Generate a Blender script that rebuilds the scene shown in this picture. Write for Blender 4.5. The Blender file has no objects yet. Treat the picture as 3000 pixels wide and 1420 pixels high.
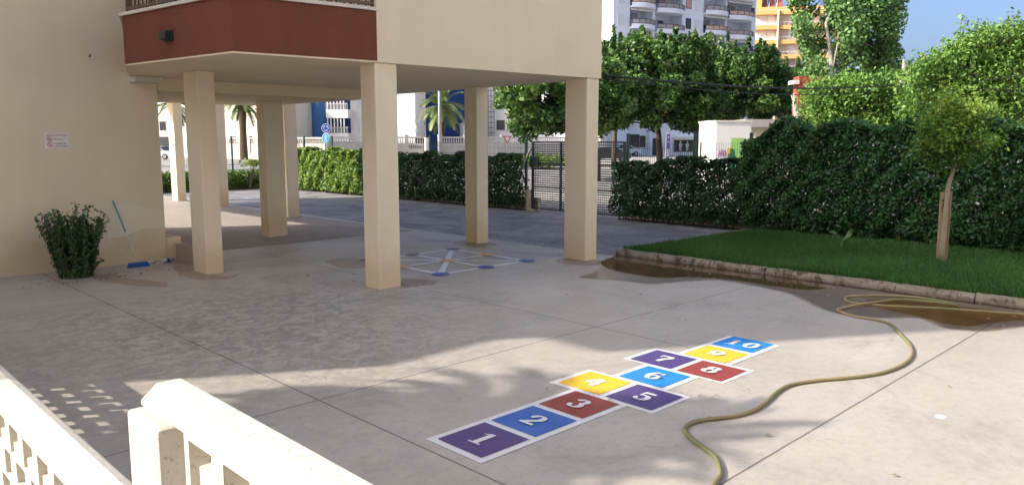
import bpy, math, random
import numpy as np
from mathutils import Vector, Matrix
rnd = random.Random(7)
RNG = np.random.default_rng(11)
R = math.radians
sc = bpy.context.scene
col = sc.collection

# ------------------------------------------------------------------ camera geometry
H = 2.1; F = 2252.0; PITCH = R(7.55); YAW = R(44.5); SS = 3000/2576
CA, SA = math.cos(YAW), math.sin(YAW)
def _ray(dx, dy):
    x = (dx*SS-1500)/F; y = (dy*SS-710)/F
    X, Y, Z = x, math.cos(PITCH)-y*math.sin(PITCH), -math.sin(PITCH)-y*math.cos(PITCH)
    return Vector((X*CA+Y*SA, -X*SA+Y*CA, Z)), Y
def gp(dx, dy, z=0.0):                      # point of the plane z seen at a pixel
    r, _ = _ray(dx, dy); return Vector((0, 0, H))+r*((z-H)/r.z)
def at(dx, dy, Y):                          # point at depth Y metres
    r, y = _ray(dx, dy); return Vector((0, 0, H))+r*(Y/y)
def onx(dx, dy, X):
    r, _ = _ray(dx, dy); return Vector((0, 0, H))+r*(X/r.x)
def ony(dx, dy, Y):
    r, _ = _ray(dx, dy); return Vector((0, 0, H))+r*(Y/r.y)
def ground_at(dx, Y):
    p = at(dx, 352, Y); return Vector((p.x, p.y, 0))

# ------------------------------------------------------------------ object helpers
def tag(o, label=None, cat=None, group=None, kind=None):
    if label: o['label'] = label
    if cat: o['category'] = cat
    if group: o['group'] = group
    if kind: o['kind'] = kind
    return o
def empty(name, loc=(0, 0, 0), rz=0.0):
    o = bpy.data.objects.new(name, None); col.objects.link(o)
    o.location = loc; o.rotation_euler = (0, 0, rz); o.empty_display_size = .2
    return o
def copy_tree(o, parent=None):
    c = o.copy(); col.objects.link(c)
    if parent: c.parent = parent
    for ch in list(o.children): copy_tree(ch, c)
    return c

class MB:
    def __init__(s): s.v = []; s.f = []; s.m = []; s.cur = 0
    def add(s, vs, fs):
        n = len(s.v); s.v += [tuple(p) for p in vs]
        s.f += [tuple(i+n for i in f) for f in fs]; s.m += [s.cur]*len(fs); return s
    def box(s, x0, x1, y0, y1, z0, z1):
        return s.add([(x0,y0,z0),(x1,y0,z0),(x1,y1,z0),(x0,y1,z0),(x0,y0,z1),(x1,y0,z1),(x1,y1,z1),(x0,y1,z1)],
              [(0,3,2,1),(4,5,6,7),(0,1,5,4),(1,2,6,5),(2,3,7,6),(3,0,4,7)])
    def prism(s, poly, z0, z1, cap0=True, cap1=True):
        n = len(poly)
        vs = [(p[0],p[1],z0) for p in poly]+[(p[0],p[1],z1) for p in poly]
        fs = [(i,(i+1)%n,(i+1)%n+n,i+n) for i in range(n)]
        if cap0: fs.append(tuple(range(n-1,-1,-1)))
        if cap1: fs.append(tuple(range(n,2*n)))
        return s.add(vs, fs)
    def loft(s, prof, a, b, ax, up):         # profile (2d: ax,up) extruded from a to b
        a=Vector(a);b=Vector(b);ax=Vector(ax);up=Vector(up);n=len(prof)
        vs=[a+ax*p[0]+up*p[1] for p in prof]+[b+ax*p[0]+up*p[1] for p in prof]
        fs=[(i,(i+1)%n,(i+1)%n+n,i+n) for i in range(n)]+[tuple(range(n-1,-1,-1)),tuple(range(n,2*n))]
        return s.add(vs,fs)
    def tube(s, path, rad, n=8, cap=True):
        P=[Vector(p) for p in path]; m=len(P)
        if not hasattr(rad,'__len__'): rad=[rad]*m
        vs=[]; prev=None
        for i in range(m):
            t=(P[min(i+1,m-1)]-P[max(i-1,0)])
            if t.length<1e-9: t=Vector((0,0,1))
            t.normalize()
            if prev is None:
                a=Vector((0,0,1)) if abs(t.z)<.9 else Vector((1,0,0))
                u=t.cross(a).normalized()
            else:
                u=(prev-t*prev.dot(t))
                u=u.normalized() if u.length>1e-6 else t.orthogonal().normalized()
            prev=u; w=t.cross(u)
            for k in range(n):
                an=2*math.pi*k/n; vs.append(P[i]+(u*math.cos(an)+w*math.sin(an))*rad[i])
        fs=[]
        for i in range(m-1):
            for k in range(n):
                k2=(k+1)%n; fs.append((i*n+k,i*n+k2,(i+1)*n+k2,(i+1)*n+k))
        if cap: fs.append(tuple(range(n-1,-1,-1))); fs.append(tuple(range((m-1)*n,m*n)))
        return s.add(vs,fs)
    def lathe(s, prof, c=(0,0,0), n=16):
        c=Vector(c); vs=[]
        for r,z in prof:
            for k in range(n):
                an=2*math.pi*k/n; vs.append((c.x+r*math.cos(an),c.y+r*math.sin(an),c.z+z))
        fs=[]
        for i in range(len(prof)-1):
            for k in range(n):
                k2=(k+1)%n; fs.append((i*n+k,i*n+k2,(i+1)*n+k2,(i+1)*n+k))
        fs.append(tuple(range(n-1,-1,-1))); fs.append(tuple(range((len(prof)-1)*n,len(prof)*n)))
        return s.add(vs,fs)
    def obox(s, c, ax, ay, az, hx, hy, hz):
        c=Vector(c);ax=Vector(ax)*hx;ay=Vector(ay)*hy;az=Vector(az)*hz
        vs=[c+ax*i+ay*j+az*k for k in(-1,1) for (i,j) in((-1,-1),(1,-1),(1,1),(-1,1))]
        return s.add(vs,[(0,3,2,1),(4,5,6,7),(0,1,5,4),(1,2,6,5),(2,3,7,6),(3,0,4,7)])
    def bar(s,a,b,w,h=None,up=(0,0,1)):
        a=Vector(a);b=Vector(b);t=b-a;L=t.length;t.normalize();up=Vector(up)
        if abs(t.dot(up))>.98: up=Vector((1,0,0))
        side=t.cross(up).normalized();up2=side.cross(t)
        return s.obox((a+b)/2,t,side,up2,L/2,w/2,(h or w)/2)
    def build(s,name,mat,parent=None,loc=None,smooth=False,bevel=0):
        me=bpy.data.meshes.new(name)
        off=Vector(loc) if (loc is not None and parent is None) else Vector((0,0,0))
        me.from_pydata([Vector(p)-off for p in s.v],[],s.f)
        for m in (mat if isinstance(mat,(list,tuple)) else [mat]): me.materials.append(m)
        if len(set(s.m))>1: me.polygons.foreach_set('material_index',s.m)
        if smooth: me.polygons.foreach_set('use_smooth',[True]*len(me.polygons))
        me.update()
        o=bpy.data.objects.new(name,me); col.objects.link(o)
        if parent is not None:
            o.parent=parent
            if loc is not None: o.location=loc
        else: o.location=off
        if bevel:
            b=o.modifiers.new('bevel','BEVEL'); b.width=bevel; b.segments=2; b.limit_method='ANGLE'
        return o

def leaves(name, P, size, mat, parent=None, up=.5, out=None, aspect=.55, tone=None, fold=.12, jitter=.35, loc=(0,0,0)):
    P=np.asarray(P,float)-np.array(loc)[None,:]; n=len(P)
    N=RNG.normal(size=(n,3)); N/=np.linalg.norm(N,axis=1)[:,None]+1e-9
    N[:,2]+=up
    if out is not None: N+=out
    N/=np.linalg.norm(N,axis=1)[:,None]+1e-9
    T=np.cross(N,RNG.normal(size=(n,3))); T/=np.linalg.norm(T,axis=1)[:,None]+1e-9
    B=np.cross(N,T)
    L=size*(1+jitter*(RNG.random(n)*2-1))[:,None]; W=L*aspect
    v=np.empty((n,4,3)); v[:,0]=P-T*L*.5; v[:,1]=P+B*W*.5+N*L*fold; v[:,2]=P+T*L*.5; v[:,3]=P-B*W*.5+N*L*fold
    me=bpy.data.meshes.new(name); me.vertices.add(4*n); me.loops.add(4*n); me.polygons.add(n)
    me.vertices.foreach_set('co',v.reshape(-1).astype(np.float32))
    me.loops.foreach_set('vertex_index',np.arange(4*n,dtype=np.int32))
    me.polygons.foreach_set('loop_start',np.arange(0,4*n,4,dtype=np.int32))
    try: me.polygons.foreach_set('loop_total',np.full(n,4,dtype=np.int32))
    except Exception: pass
    if tone is None: tone=RNG.random(n)
    at_=me.attributes.new('tone','FLOAT','FACE'); at_.data.foreach_set('value',np.asarray(tone,np.float32))
    me.materials.append(mat); me.update(calc_edges=True); me.validate()
    o=bpy.data.objects.new(name,me); col.objects.link(o)
    if parent is not None: o.parent=parent
    else: o.location=loc
    return o

# ------------------------------------------------------------------ materials
def srgb(r,g,b):
    f=lambda c:(c/255/12.92 if c/255<=.04045 else ((c/255+.055)/1.055)**2.4)
    return (f(r),f(g),f(b),1)
class NT:
    def __init__(s,name):
        s.mat=bpy.data.materials.new(name); s.mat.use_nodes=True; s.t=s.mat.node_tree
        s.t.nodes.clear(); s.out=s.t.nodes.new('ShaderNodeOutputMaterial')
    def n(s,typ,**kw):
        nd=s.t.nodes.new(typ)
        for k,v in kw.items():
            if k.startswith('i_'): 
                key=k[2:]; key=int(key) if key.isdigit() else key.replace('_',' ')
                nd.inputs[key].default_value=v
            else: setattr(nd,k,v)
        return nd
    def l(s,a,b): s.t.links.new(a,b)
    def pos(s): return s.n('ShaderNodeNewGeometry').outputs['Position']
    def noise(s,scale,detail=5,rough=.6,vec=None,dist=0):
        n=s.n('ShaderNodeTexNoise'); n.inputs['Scale'].default_value=scale; n.inputs['Detail'].default_value=detail
        n.inputs['Roughness'].default_value=rough; n.inputs['Distortion'].default_value=dist
        s.l(vec if vec is not None else s.pos(),n.inputs['Vector']); return n.outputs[0]
    def ramp(s,fac,stops):
        r=s.n('ShaderNodeValToRGB'); e=r.color_ramp.elements
        while len(e)<len(stops): e.new(.5)
        for el,(p,c) in zip(e,stops): el.position=p; el.color=c if hasattr(c,'__len__') else (c,c,c,1)
        s.l(fac,r.inputs[0]); return r.outputs[0]
    def mix(s,fac,a,b,mode='MIX'):
        m=s.n('ShaderNodeMix',data_type='RGBA',blend_type=mode)
        for sock,val in ((m.inputs[0],fac),(m.inputs[6],a),(m.inputs[7],b)):
            if hasattr(val,'links') or isinstance(val,bpy.types.NodeSocket): s.l(val,sock)
            elif hasattr(val,'__len__'): sock.default_value=val
            else: sock.default_value=val
        return m.outputs[2]
    def math(s,op,a,b=None,c=None,clamp=False):
        m=s.n('ShaderNodeMath',operation=op,use_clamp=clamp)
        for i,v in enumerate((a,b,c)):
            if v is None: continue
            if isinstance(v,bpy.types.NodeSocket): s.l(v,m.inputs[i])
            else: m.inputs[i].default_value=v
        return m.outputs[0]
    def sep(s,vec=None):
        x=s.n('ShaderNodeSeparateXYZ'); s.l(vec if vec is not None else s.pos(),x.inputs[0]); return x.outputs
    def scaled(s,sx,sy,sz):
        m=s.n('ShaderNodeMapping'); m.inputs['Scale'].default_value=(sx,sy,sz); s.l(s.pos(),m.inputs['Vector']); return m.outputs[0]
    def bsdf(s,color,rough=.7,metal=0,spec=.4,bump=None,bstr=.3,bdist=.01):
        p=s.n('ShaderNodeBsdfPrincipled')
        for sock,val in ((p.inputs['Base Color'],color),(p.inputs['Roughness'],rough)):
            if isinstance(val,bpy.types.NodeSocket): s.l(val,sock)
            else: sock.default_value=val
        p.inputs['Metallic'].default_value=metal; p.inputs['Specular IOR Level'].default_value=spec
        if bump is not None:
            b=s.n('ShaderNodeBump'); b.inputs['Strength'].default_value=bstr; b.inputs['Distance'].default_value=bdist
            s.l(bump,b.inputs['Height']); s.l(b.outputs[0],p.inputs['Normal'])
        s.l(p.outputs[0],s.out.inputs[0]); return p
def mul(c,k): return (c[0]*k,c[1]*k,c[2]*k,1)
def simple(name,c,rough=.6,metal=0,spec=.4,var=.12,scale=6,bump=0):
    t=NT(name); nz=t.noise(scale,4)
    cc=t.mix(nz,mul(c,1-var),mul(c,1+var))
    t.bsdf(cc,rough,metal,spec,bump=t.noise(scale*12,3) if bump else None,bstr=bump); return t.mat
def leafmat(name,dark,mid,light,trans=.25,rough=.55):
    t=NT(name)
    a=t.n('ShaderNodeAttribute',attribute_name='tone').outputs['Fac']
    c=t.ramp(a,[(0,dark),(.5,mid),(1,light)])
    p=t.n('ShaderNodeBsdfPrincipled'); t.l(c,p.inputs['Base Color']); p.inputs['Roughness'].default_value=rough; p.inputs['Specular IOR Level'].default_value=.35
    tr=t.n('ShaderNodeBsdfTranslucent'); c2=t.mix(1.0,c,(1.25,1.35,.55,1),'MULTIPLY'); t.l(c2,tr.inputs[0])
    m=t.n('ShaderNodeMixShader'); m.inputs[0].default_value=trans; t.l(p.outputs[0],m.inputs[1]); t.l(tr.outputs[0],m.inputs[2])
    t.l(m.outputs[0],t.out.inputs[0]); return t.mat

M={}
def plaster(name,c,stain=True,k=.10):
    t=NT(name); nz=t.noise(1.3,6,.6); streak=t.noise(1.0,5,.6,vec=t.scaled(2.2,2.2,.3))
    cc=t.mix(nz,mul(c,1-k),mul(c,1+k*.6))
    cc=t.mix(t.math('MULTIPLY',t.ramp(streak,[(.45,0.0),(.8,1.0)]),.5),cc,mul(c,1-k*1.5))
    if stain:                                    # salts and damp creeping up from the ground
        z=t.sep()[2]; h=t.math('ADD',z,t.math('MULTIPLY',t.noise(1.7,6,.75),-1.15))
        d=t.ramp(t.math('ADD',h,.5),[(.15,1.0),(.62,0.0)])
        cc=t.mix(t.math('MULTIPLY',d,.55),cc,mul((c[0]*.80,c[1]*.66,c[2]*.50),.95))
    t.bsdf(cc,.85,0,.25,bump=t.noise(90,3,.7),bstr=.18,bdist=.004); return t.mat
CREAM=(.80,.71,.55)
M['plaster']=plaster('cream_plaster',CREAM)
M['pillar']=plaster('pillar_plaster',(.84,.745,.575))
M['soffit']=plaster('soffit_plaster',(.80,.69,.50),False,.07)
M['patch']=plaster('repair_plaster',(.82,.75,.60),False,.05)
M['brown']=plaster('brown_plaster',(.185,.064,.042),False,.2)
M['white_trim']=simple('white_trim',(.66,.62,.56),.7,var=.08)
M['greyplinth']=plaster('grey_plaster',(.42,.38,.34),True,.12)
M['bars']=simple('brown_metal',(.13,.085,.06),.5,0,.4)
M['blind']=simple('pale_slats',(.42,.37,.30),.6)
M['darkglass']=simple('dark_glass',(.03,.035,.045),.12,0,.6)
def concrete():
    t=NT('yard_concrete'); x,y,z=t.sep()
    big=t.noise(.22,5,.6); mid=t.noise(1.1,7,.68,dist=.4); fine=t.noise(13,8,.8); blot=t.noise(.55,6,.72,dist=.8)
    pat=t.noise(.9,6,.7,vec=t.scaled(1,2.6,1),dist=.6)
    c=t.mix(big,(.42,.382,.33,1),(.54,.502,.446,1))
    c=t.mix(t.ramp(mid,[(.35,0.0),(.68,1.0)]),t.mix(.24,c,(.25,.21,.17,1)),c)
    c=t.mix(t.ramp(fine,[(.36,0.0),(.52,1.0)]),t.mix(.26,c,(.19,.165,.14,1)),c)
    c=t.mix(t.math('MULTIPLY',t.ramp(blot,[(.52,0.0),(.66,1.0)]),.42),c,(.21,.19,.175,1))
    c=t.mix(t.math('MULTIPLY',t.ramp(pat,[(.58,0.0),(.68,1.0)]),.30),c,(.56,.53,.50,1))
    speck=t.noise(60,2,.5); c=t.mix(t.math('MULTIPLY',t.ramp(speck,[(.68,0.0),(.73,1.0)]),.55),c,(.12,.105,.095,1))
    dd=t.math('SQRT',t.math('ADD',t.math('POWER',t.math('SUBTRACT',x,3.9),2),t.math('POWER',t.math('SUBTRACT',y,8.2),2)))
    zone=t.math('MULTIPLY',t.ramp(t.math('MULTIPLY',t.math('ADD',dd,t.math('MULTIPLY',t.noise(.6,4),2.5)),.2),[(.45,1.0),(1.15,0.0)]),t.math('MULTIPLY',t.ramp(t.noise(6,8,.8,dist=.5),[(.44,0.0),(.54,1.0)]),t.ramp(t.noise(26,5,.8),[(.36,.25),(.56,1.0)])))
    c=t.mix(t.math('MULTIPLY',zone,.75),c,(.16,.145,.13,1))
    wob=t.math('MULTIPLY',t.math('SUBTRACT',t.noise(5,3),.5),.008)
    jm=None
    for ax,vals in ((x,(3.12,6.67,10.2,-.4)),(y,(2.31,5.43,8.56,11.7))):
        for v in vals:
            d=t.math('ABSOLUTE',t.math('ADD',t.math('SUBTRACT',ax,v),wob))
            g=t.math('LESS_THAN',d,.0085 if v not in (8.56,11.7) else .004)
            if v==6.67: g=t.math('MULTIPLY',g,t.math('GREATER_THAN',y,3.9))
            jm=g if jm is None else t.math('MAXIMUM',jm,g)
    crack=t.n('ShaderNodeTexVoronoi',feature='DISTANCE_TO_EDGE'); crack.inputs['Scale'].default_value=.42
    wv=t.n('ShaderNodeVectorMath',operation='ADD'); t.l(t.pos(),wv.inputs[0])
    nn=t.n('ShaderNodeTexNoise'); nn.inputs['Scale'].default_value=2.2; nn.inputs['Detail'].default_value=6; t.l(t.pos(),nn.inputs['Vector']); t.l(nn.outputs['Color'],wv.inputs[1])
    t.l(wv.outputs[0],crack.inputs['Vector'])
    cm=t.math('MULTIPLY',t.math('LESS_THAN',crack.outputs['Distance'],.0022),t.ramp(t.noise(.4,2),[(.5,0.0),(.6,1.0)]))
    c=t.mix(t.math('MULTIPLY',cm,.5),c,(.12,.10,.09,1))
    c=t.mix(t.math('MULTIPLY',jm,.72),c,(.075,.065,.06,1))
    rough=t.ramp(t.noise(.8,5,.6),[(.35,.42),(.7,.62)])
    hb=t.math('SUBTRACT',t.math('MULTIPLY',fine,.5),jm)
    t.bsdf(c,rough,0,.4,bump=hb,bstr=.22,bdist=.006); return t.mat
M['concrete']=concrete()
def asphalt(name,a,b,rough=.75):
    t=NT(name); c=t.mix(t.ramp(t.noise(.9,6,.7,dist=.8),[(.35,0.0),(.65,1.0)]),a,b)
    c=t.mix(t.ramp(t.noise(45,4,.7),[(.4,0.0),(.6,1.0)]),t.mix(.5,c,(.03,.03,.03,1)),c)
    t.bsdf(c,rough,0,.35,bump=t.noise(60,4,.7),bstr=.5,bdist=.01); return t.mat
M['driveway']=asphalt('old_asphalt',(.17,.16,.165,1),(.42,.395,.395,1),.6)
M['road']=asphalt('road_asphalt',(.27,.26,.255,1),(.34,.325,.32,1))
M['earth']=asphalt('pale_paving',(.40,.36,.32,1),(.52,.475,.43,1))
M['soil']=asphalt('lawn_soil',(.05,.05,.025,1),(.07,.075,.035,1))
M['under']=asphalt('under_floor',(.38,.33,.29,1),(.47,.42,.375,1))
def kerbmat():
    t=NT('kerb_concrete'); c=t.mix(t.noise(3,7,.7),(.16,.125,.09,1),(.44,.385,.31,1))
    c=t.mix(t.ramp(t.noise(5,6,.75),[(.50,0.0),(.60,1.0)]),c,(.10,.085,.05,1))
    zc=t.ramp(t.math('ADD',t.sep()[2],t.math('MULTIPLY',t.noise(9,5,.7),.09)),[(.05,1.0),(.11,0.0)]); c=t.mix(t.math('MULTIPLY',zc,.65),c,(.09,.06,.04,1))
    y=t.sep()[1]; fr=t.math('FRACT',t.math('MULTIPLY',y,1.0)); g=t.math('LESS_THAN',fr,.010)
    c=t.mix(t.math('MULTIPLY',g,.8),c,(.07,.06,.04,1))
    t.bsdf(c,.85,0,.3,bump=t.noise(30,5,.8),bstr=.6,bdist=.02); return t.mat
M['kerb']=kerbmat()
def paint(name,c,worn=.22):
    t=NT(name); nz=t.noise(4,6,.7); c2=t.mix(nz,mul(c,.86),mul(c,1.08))
    w=t.math('MULTIPLY',t.math('MAXIMUM',t.ramp(t.noise(38,6,.8),[(.60,0.0),(.70,1.0)]),t.math('MULTIPLY',t.ramp(t.noise(5,7,.8,dist=.6),[(.58,0.0),(.70,1.0)]),.8)),worn)
    c2=t.mix(w,c2,(.36,.33,.29,1)); t.bsdf(c2,t.ramp(t.noise(3,4),[(.3,.34),(.7,.5)]),0,.45,bump=t.noise(70,3),bstr=.12,bdist=.003); return t.mat
M['p_white']=paint('white_paint',(.74,.74,.75))
M['p_purple']=paint('purple_paint',(.085,.052,.20))
M['p_blue']=paint('blue_paint',(.035,.125,.46))
M['p_sky']=paint('light_blue_paint',(.02,.24,.68))
M['p_red']=paint('red_paint',(.30,.052,.035))
M['p_yellow']=paint('yellow_paint',(.86,.52,.03))
M['p_orange']=paint('orange_paint',(.72,.36,.08),.3)
M['p_maroon']=paint('maroon_paint',(.14,.03,.03),.3)
M['p_navy']=paint('navy_paint',(.03,.08,.40),.15)
M['p_line']=paint('line_paint',(.80,.81,.82),.15)
def rail():
    t=NT('whitewashed_concrete'); c=t.mix(t.noise(7,5,.7),(.60,.55,.47,1),(.72,.675,.60,1))
    c=t.mix(t.math('MULTIPLY',t.ramp(t.noise(55,4,.75),[(.57,0.0),(.66,1.0)]),.6),c,(.30,.23,.17,1))
    c=t.mix(t.math('MULTIPLY',t.ramp(t.noise(1.6,6,.8,vec=t.scaled(5,1.4,5)),[(.66,0.0),(.74,1.0)]),.5),c,(.22,.19,.16,1))
    t.bsdf(c,.8,0,.3,bump=t.noise(110,5,.75),bstr=.5,bdist=.006); return t.mat
M['rail']=rail()
def film(name,tint,rough,edge=0,kf=1.0):
    t=NT(name); tr=t.n('ShaderNodeBsdfTransparent'); tr.inputs[0].default_value=tint
    gl=t.n('ShaderNodeBsdfGlossy'); gl.inputs['Roughness'].default_value=rough
    fr=t.n('ShaderNodeFresnel'); fr.inputs[0].default_value=1.33
    if edge:
        b=t.n('ShaderNodeBump'); b.inputs['Strength'].default_value=edge; b.inputs['Distance'].default_value=.004; t.l(t.noise(6,3),b.inputs['Height'])
        t.l(b.outputs[0],gl.inputs['Normal']); t.l(b.outputs[0],fr.inputs['Normal'])
    m=t.n('ShaderNodeMixShader'); t.l(t.math('MULTIPLY',fr.outputs[0],kf),m.inputs[0]); t.l(tr.outputs[0],m.inputs[1]); t.l(gl.outputs[0],m.inputs[2])
    t.l(m.outputs[0],t.out.inputs[0]); return t.mat
M['water']=film('puddle_film',(.82,.69,.52,1),.03,.12,.5)
M['wet']=film('damp_film',(.885,.855,.82,1),.30,0,.12)
M['damp2']=film('rust_damp_film',(.95,.76,.52,1),.16,0,.22)
M['stain']=film('stain_film',(.89,.845,.80,1),.5,0,.05)
M['grass']=leafmat('grass_blades',(0.034,0.094,0.022,1),(0.058,0.156,0.035,1),(0.110,0.224,0.062,1),.2)
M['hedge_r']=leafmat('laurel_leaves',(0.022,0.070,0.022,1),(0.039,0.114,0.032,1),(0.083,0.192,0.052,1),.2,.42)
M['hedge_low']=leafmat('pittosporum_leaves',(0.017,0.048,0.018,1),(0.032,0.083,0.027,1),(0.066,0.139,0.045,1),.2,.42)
M['hedge_l']=leafmat('sunlit_hedge_leaves',(0.052,0.117,0.026,1),(0.130,0.234,0.039,1),(0.325,0.390,0.078,1),.25)  # lighter greens put sunlight into the leaf colour of the lit hedges
M['mulberry']=leafmat('mulberry_leaves',(.028,.070,.020,1),(.070,.150,.034,1),(.175,.285,.070,1),.14,.42)
M['poplar']=leafmat('poplar_leaves',(0.064,0.144,0.047,1),(0.121,0.236,0.072,1),(0.224,0.353,0.120,1),0.15)
M['vine']=leafmat('vine_leaves',(0.078,0.156,0.034,1),(0.150,0.281,0.054,1),(0.270,0.429,0.095,1),0.20)
M['sapling']=leafmat('sapling_leaves',(0.050,0.115,0.025,1),(0.101,0.211,0.037,1),(0.253,0.358,0.062,1),.3)
M['shrub']=leafmat('shrub_leaves',(0.029,0.074,0.029,1),(0.056,0.123,0.041,1),(0.117,0.198,0.070,1),.12)
M['palm']=leafmat('palm_leaflets',(0.065,0.104,0.033,1),(0.130,0.182,0.058,1),(0.286,0.325,0.130,1),.2)
M['banana']=leafmat('banana_leaf',(.09,.18,.06,1),(.14,.25,.09,1),(.2,.31,.12,1),.25)
def bark(name,a,b,scale=8):
    t=NT(name); nz=t.noise(scale,6,.7,vec=t.scaled(1,1,.25)); c=t.mix(nz,a,b); t.bsdf(c,.9,0,.2,bump=nz,bstr=.7,bdist=.03); return t.mat
M['bark']=bark('dark_bark',(.05,.04,.032,1),(.13,.105,.085,1))
M['palebark']=bark('pale_bark',(.26,.21,.15,1),(.44,.36,.27,1),14)
M['deadbark']=bark('dead_wood',(.28,.25,.22,1),(.46,.42,.37,1),6)
M['palmbark']=bark('palm_bark',(.07,.045,.03,1),(.16,.11,.07,1),9)
M['stake']=bark('stake_wood',(.27,.19,.11,1),(.42,.31,.19,1),14)
M['green_metal']=simple('green_metal',(.015,.06,.045),.45,0,.5)
M['gate']=simple('gate_metal',(.028,.036,.04),.45,.2,.5)
M['galv']=simple('galvanised_steel',(.46,.48,.50),.35,.7,.5)
M['wire']=simple('black_cable',(.012,.012,.014),.5)
M['hose']=None
def hosemat():
    t=NT('hose_rubber'); c=t.mix(t.ramp(t.noise(.9,3),[(.35,0.0),(.65,1.0)]),(.19,.20,.085,1),(.33,.25,.13,1)); t.bsdf(c,.55,0,.35); return t.mat
M['hose']=hosemat()
M['b_blue']=simple('broom_blue',(.02,.13,.42),.5); M['b_teal']=simple('teal_sleeve',(.10,.34,.40),.5); M['b_white']=simple('white_handle',(.62,.62,.60),.45)
M['clear']=simple('cloudy_plastic',(.55,.57,.62),.25,0,.5)
M['sign_w']=simple('sign_white',(.82,.77,.77),.5,var=.05); M['sign_r']=simple('sign_red',(.40,.07,.07),.5); M['sign_k']=simple('sign_black',(.05,.05,.055),.5)
M['s_blue']=simple('traffic_blue',(.01,.05,.35),.4); M['s_cyan']=simple('cyan_sign',(.05,.42,.72),.4); M['s_white']=simple('traffic_white',(.78,.78,.78),.4); M['s_red']=simple('traffic_red',(.55,.02,.04),.4)
M['w_white']=plaster('white_render',(.80,.775,.72),False,.06); M['w_cream']=plaster('pale_render',(.70,.64,.53),False,.06)
M['w_blue']=plaster('mid_blue_render',(.055,.15,.32),False,.08); M['w_navy']=plaster('navy_render',(.02,.055,.17),False,.08)
M['w_tower']=plaster('tower_render',(.80,.83,.88),False,.07); M['w_recess']=plaster('recess_render',(.60,.57,.53),False,.1)
M['w_orange']=plaster('orange_render',(.70,.44,.17),False,.08); M['w_peach']=plaster('peach_render',(.76,.63,.50),False,.06)
M['w_stone']=plaster('street_wall_render',(.62,.57,.50),False,.12); M['w_red']=plaster('red_wall_render',(.33,.07,.05),False,.15)
M['rail_brown']=simple('brown_rail',(.085,.045,.035),.5); M['rail_panel']=simple('grey_panel',(.34,.31,.32),.5); M['rail_pink']=simple('pink_panel',(.55,.36,.28),.5)
M['shutter']=simple('white_shutter',(.72,.72,.72),.55,var=.05); M['brick']=simple('brick_panel',(.30,.10,.07),.8)
M['mural_green']=simple('mural_green',(.32,.58,.16),.6,var=.35,scale=3); M['mural_dark']=simple('mural_dark_green',(.03,.14,.06),.6); M['mural_yellow']=simple('mural_yellow',(.68,.52,.12),.6); M['mural_pink']=simple('mural_pink',(.46,.22,.40),.6)
M['mural_blue']=simple('mural_blue',(.30,.45,.68),.6)
M['totem']=simple('violet_panel',(.12,.10,.34),.4); M['totem_w']=simple('totem_white',(.60,.57,.66),.4)
M['car_w']=simple('white_car_paint',(.74,.75,.77),.25,0,.6,var=.03); M['car_k']=simple('dark_car_paint',(.03,.033,.04),.25,0,.6); M['tyre']=simple('tyre_rubber',(.02,.02,.02),.8); M['rim']=simple('alloy_rim',(.42,.43,.45),.35,.6)
M['lens']=simple('lamp_lens',(.6,.55,.5),.2); M['dress']=simple('white_cloth',(.70,.68,.70),.8,var=.08); M['awning']=simple('cream_awning',(.62,.58,.44),.7)
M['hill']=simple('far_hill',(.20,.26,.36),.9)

# ------------------------------------------------------------------ ground sheets
def sheet(name,x0,x1,y0,y1,z,mat,kind='structure'):
    b=MB(); b.add([(x0,y0,z),(x1,y0,z),(x1,y1,z),(x0,y1,z)],[(0,1,2,3)])
    return tag(b.build(name,mat),kind=kind)
sheet('ground',-900,900,-900,900,-.06,M['earth'])
sheet('courtyard',-14,11.12,-9,33,0.0,M['concrete'])
sheet('driveway',11.12,16.6,8.5,33,-.006,M['driveway'])
sheet('street_road',24,46,-70,70,-.045,M['road'])
sheet('cross_road',-60,24,36,52,-.045,M['road'])
b=MB()
for i in range(5):
    p=gp(430,408+i*6); 
    b.box(p.x-6,p.x+6,p.y-.12-i*.05,p.y+.12,-.040,-.036)
tag(b.build('road_marking',M['p_line']),kind='structure')

# lawn with kerbs
def poly_sheet(name,pts,z,mat,kind='structure'):
    b=MB(); b.add([(p[0],p[1],z) for p in pts],[tuple(range(len(pts)))]); return tag(b.build(name,mat),kind=kind)
poly_sheet('lawn_soil',[(11.3,-8),(17.1,-8),(17.1,8.6),(11.3,8.6)],.075,M['soil'])
b=MB(); nk=17; sub=9
for i in range(nk):                                           # worn kerb lengths, each a little out of line
    y0=-8+i*(16.7/nk); Ly=16.7/nk-.008; j=rnd.uniform(-.02,.02); j2=j+rnd.uniform(-.015,.015); h=.112+rnd.uniform(-.008,.008); vs=[]
    for k in range(sub+1):
        t=k/sub; jj=j+(j2-j)*t; q=lambda a:rnd.uniform(-a,a)
        vs+=[(11.215+jj+q(.010),y0+Ly*t,-.05),(11.235+jj+q(.012),y0+Ly*t,h*.55+q(.012)),(11.262+jj+q(.010),y0+Ly*t,h+q(.007)),(11.36+jj+q(.006),y0+Ly*t,h+q(.008)),(11.37+jj,y0+Ly*t,-.05)]
    fs=[(5*k+a,5*k+5+a,5*k+6+a,5*k+1+a) for k in range(sub) for a in range(4)]+[(0,1,2,3,4),tuple(5*sub+a for a in (4,3,2,1,0))]
    b.add(vs,fs)
tag(b.build('lawn_kerb',M['kerb']),kind='structure')
b=MB()
for i in range(9):
    x0=11.4+i*.56; b.loft([(-.06,-.05),(-.06,.095),(.06,.10),(.06,-.05)],(x0,8.66+rnd.uniform(-.01,.01),0),(x0+.55,8.66,0),(0,1,0),(0,0,1))
tag(b.build('lawn_edging',M['kerb'],bevel=.006),kind='structure')
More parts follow.
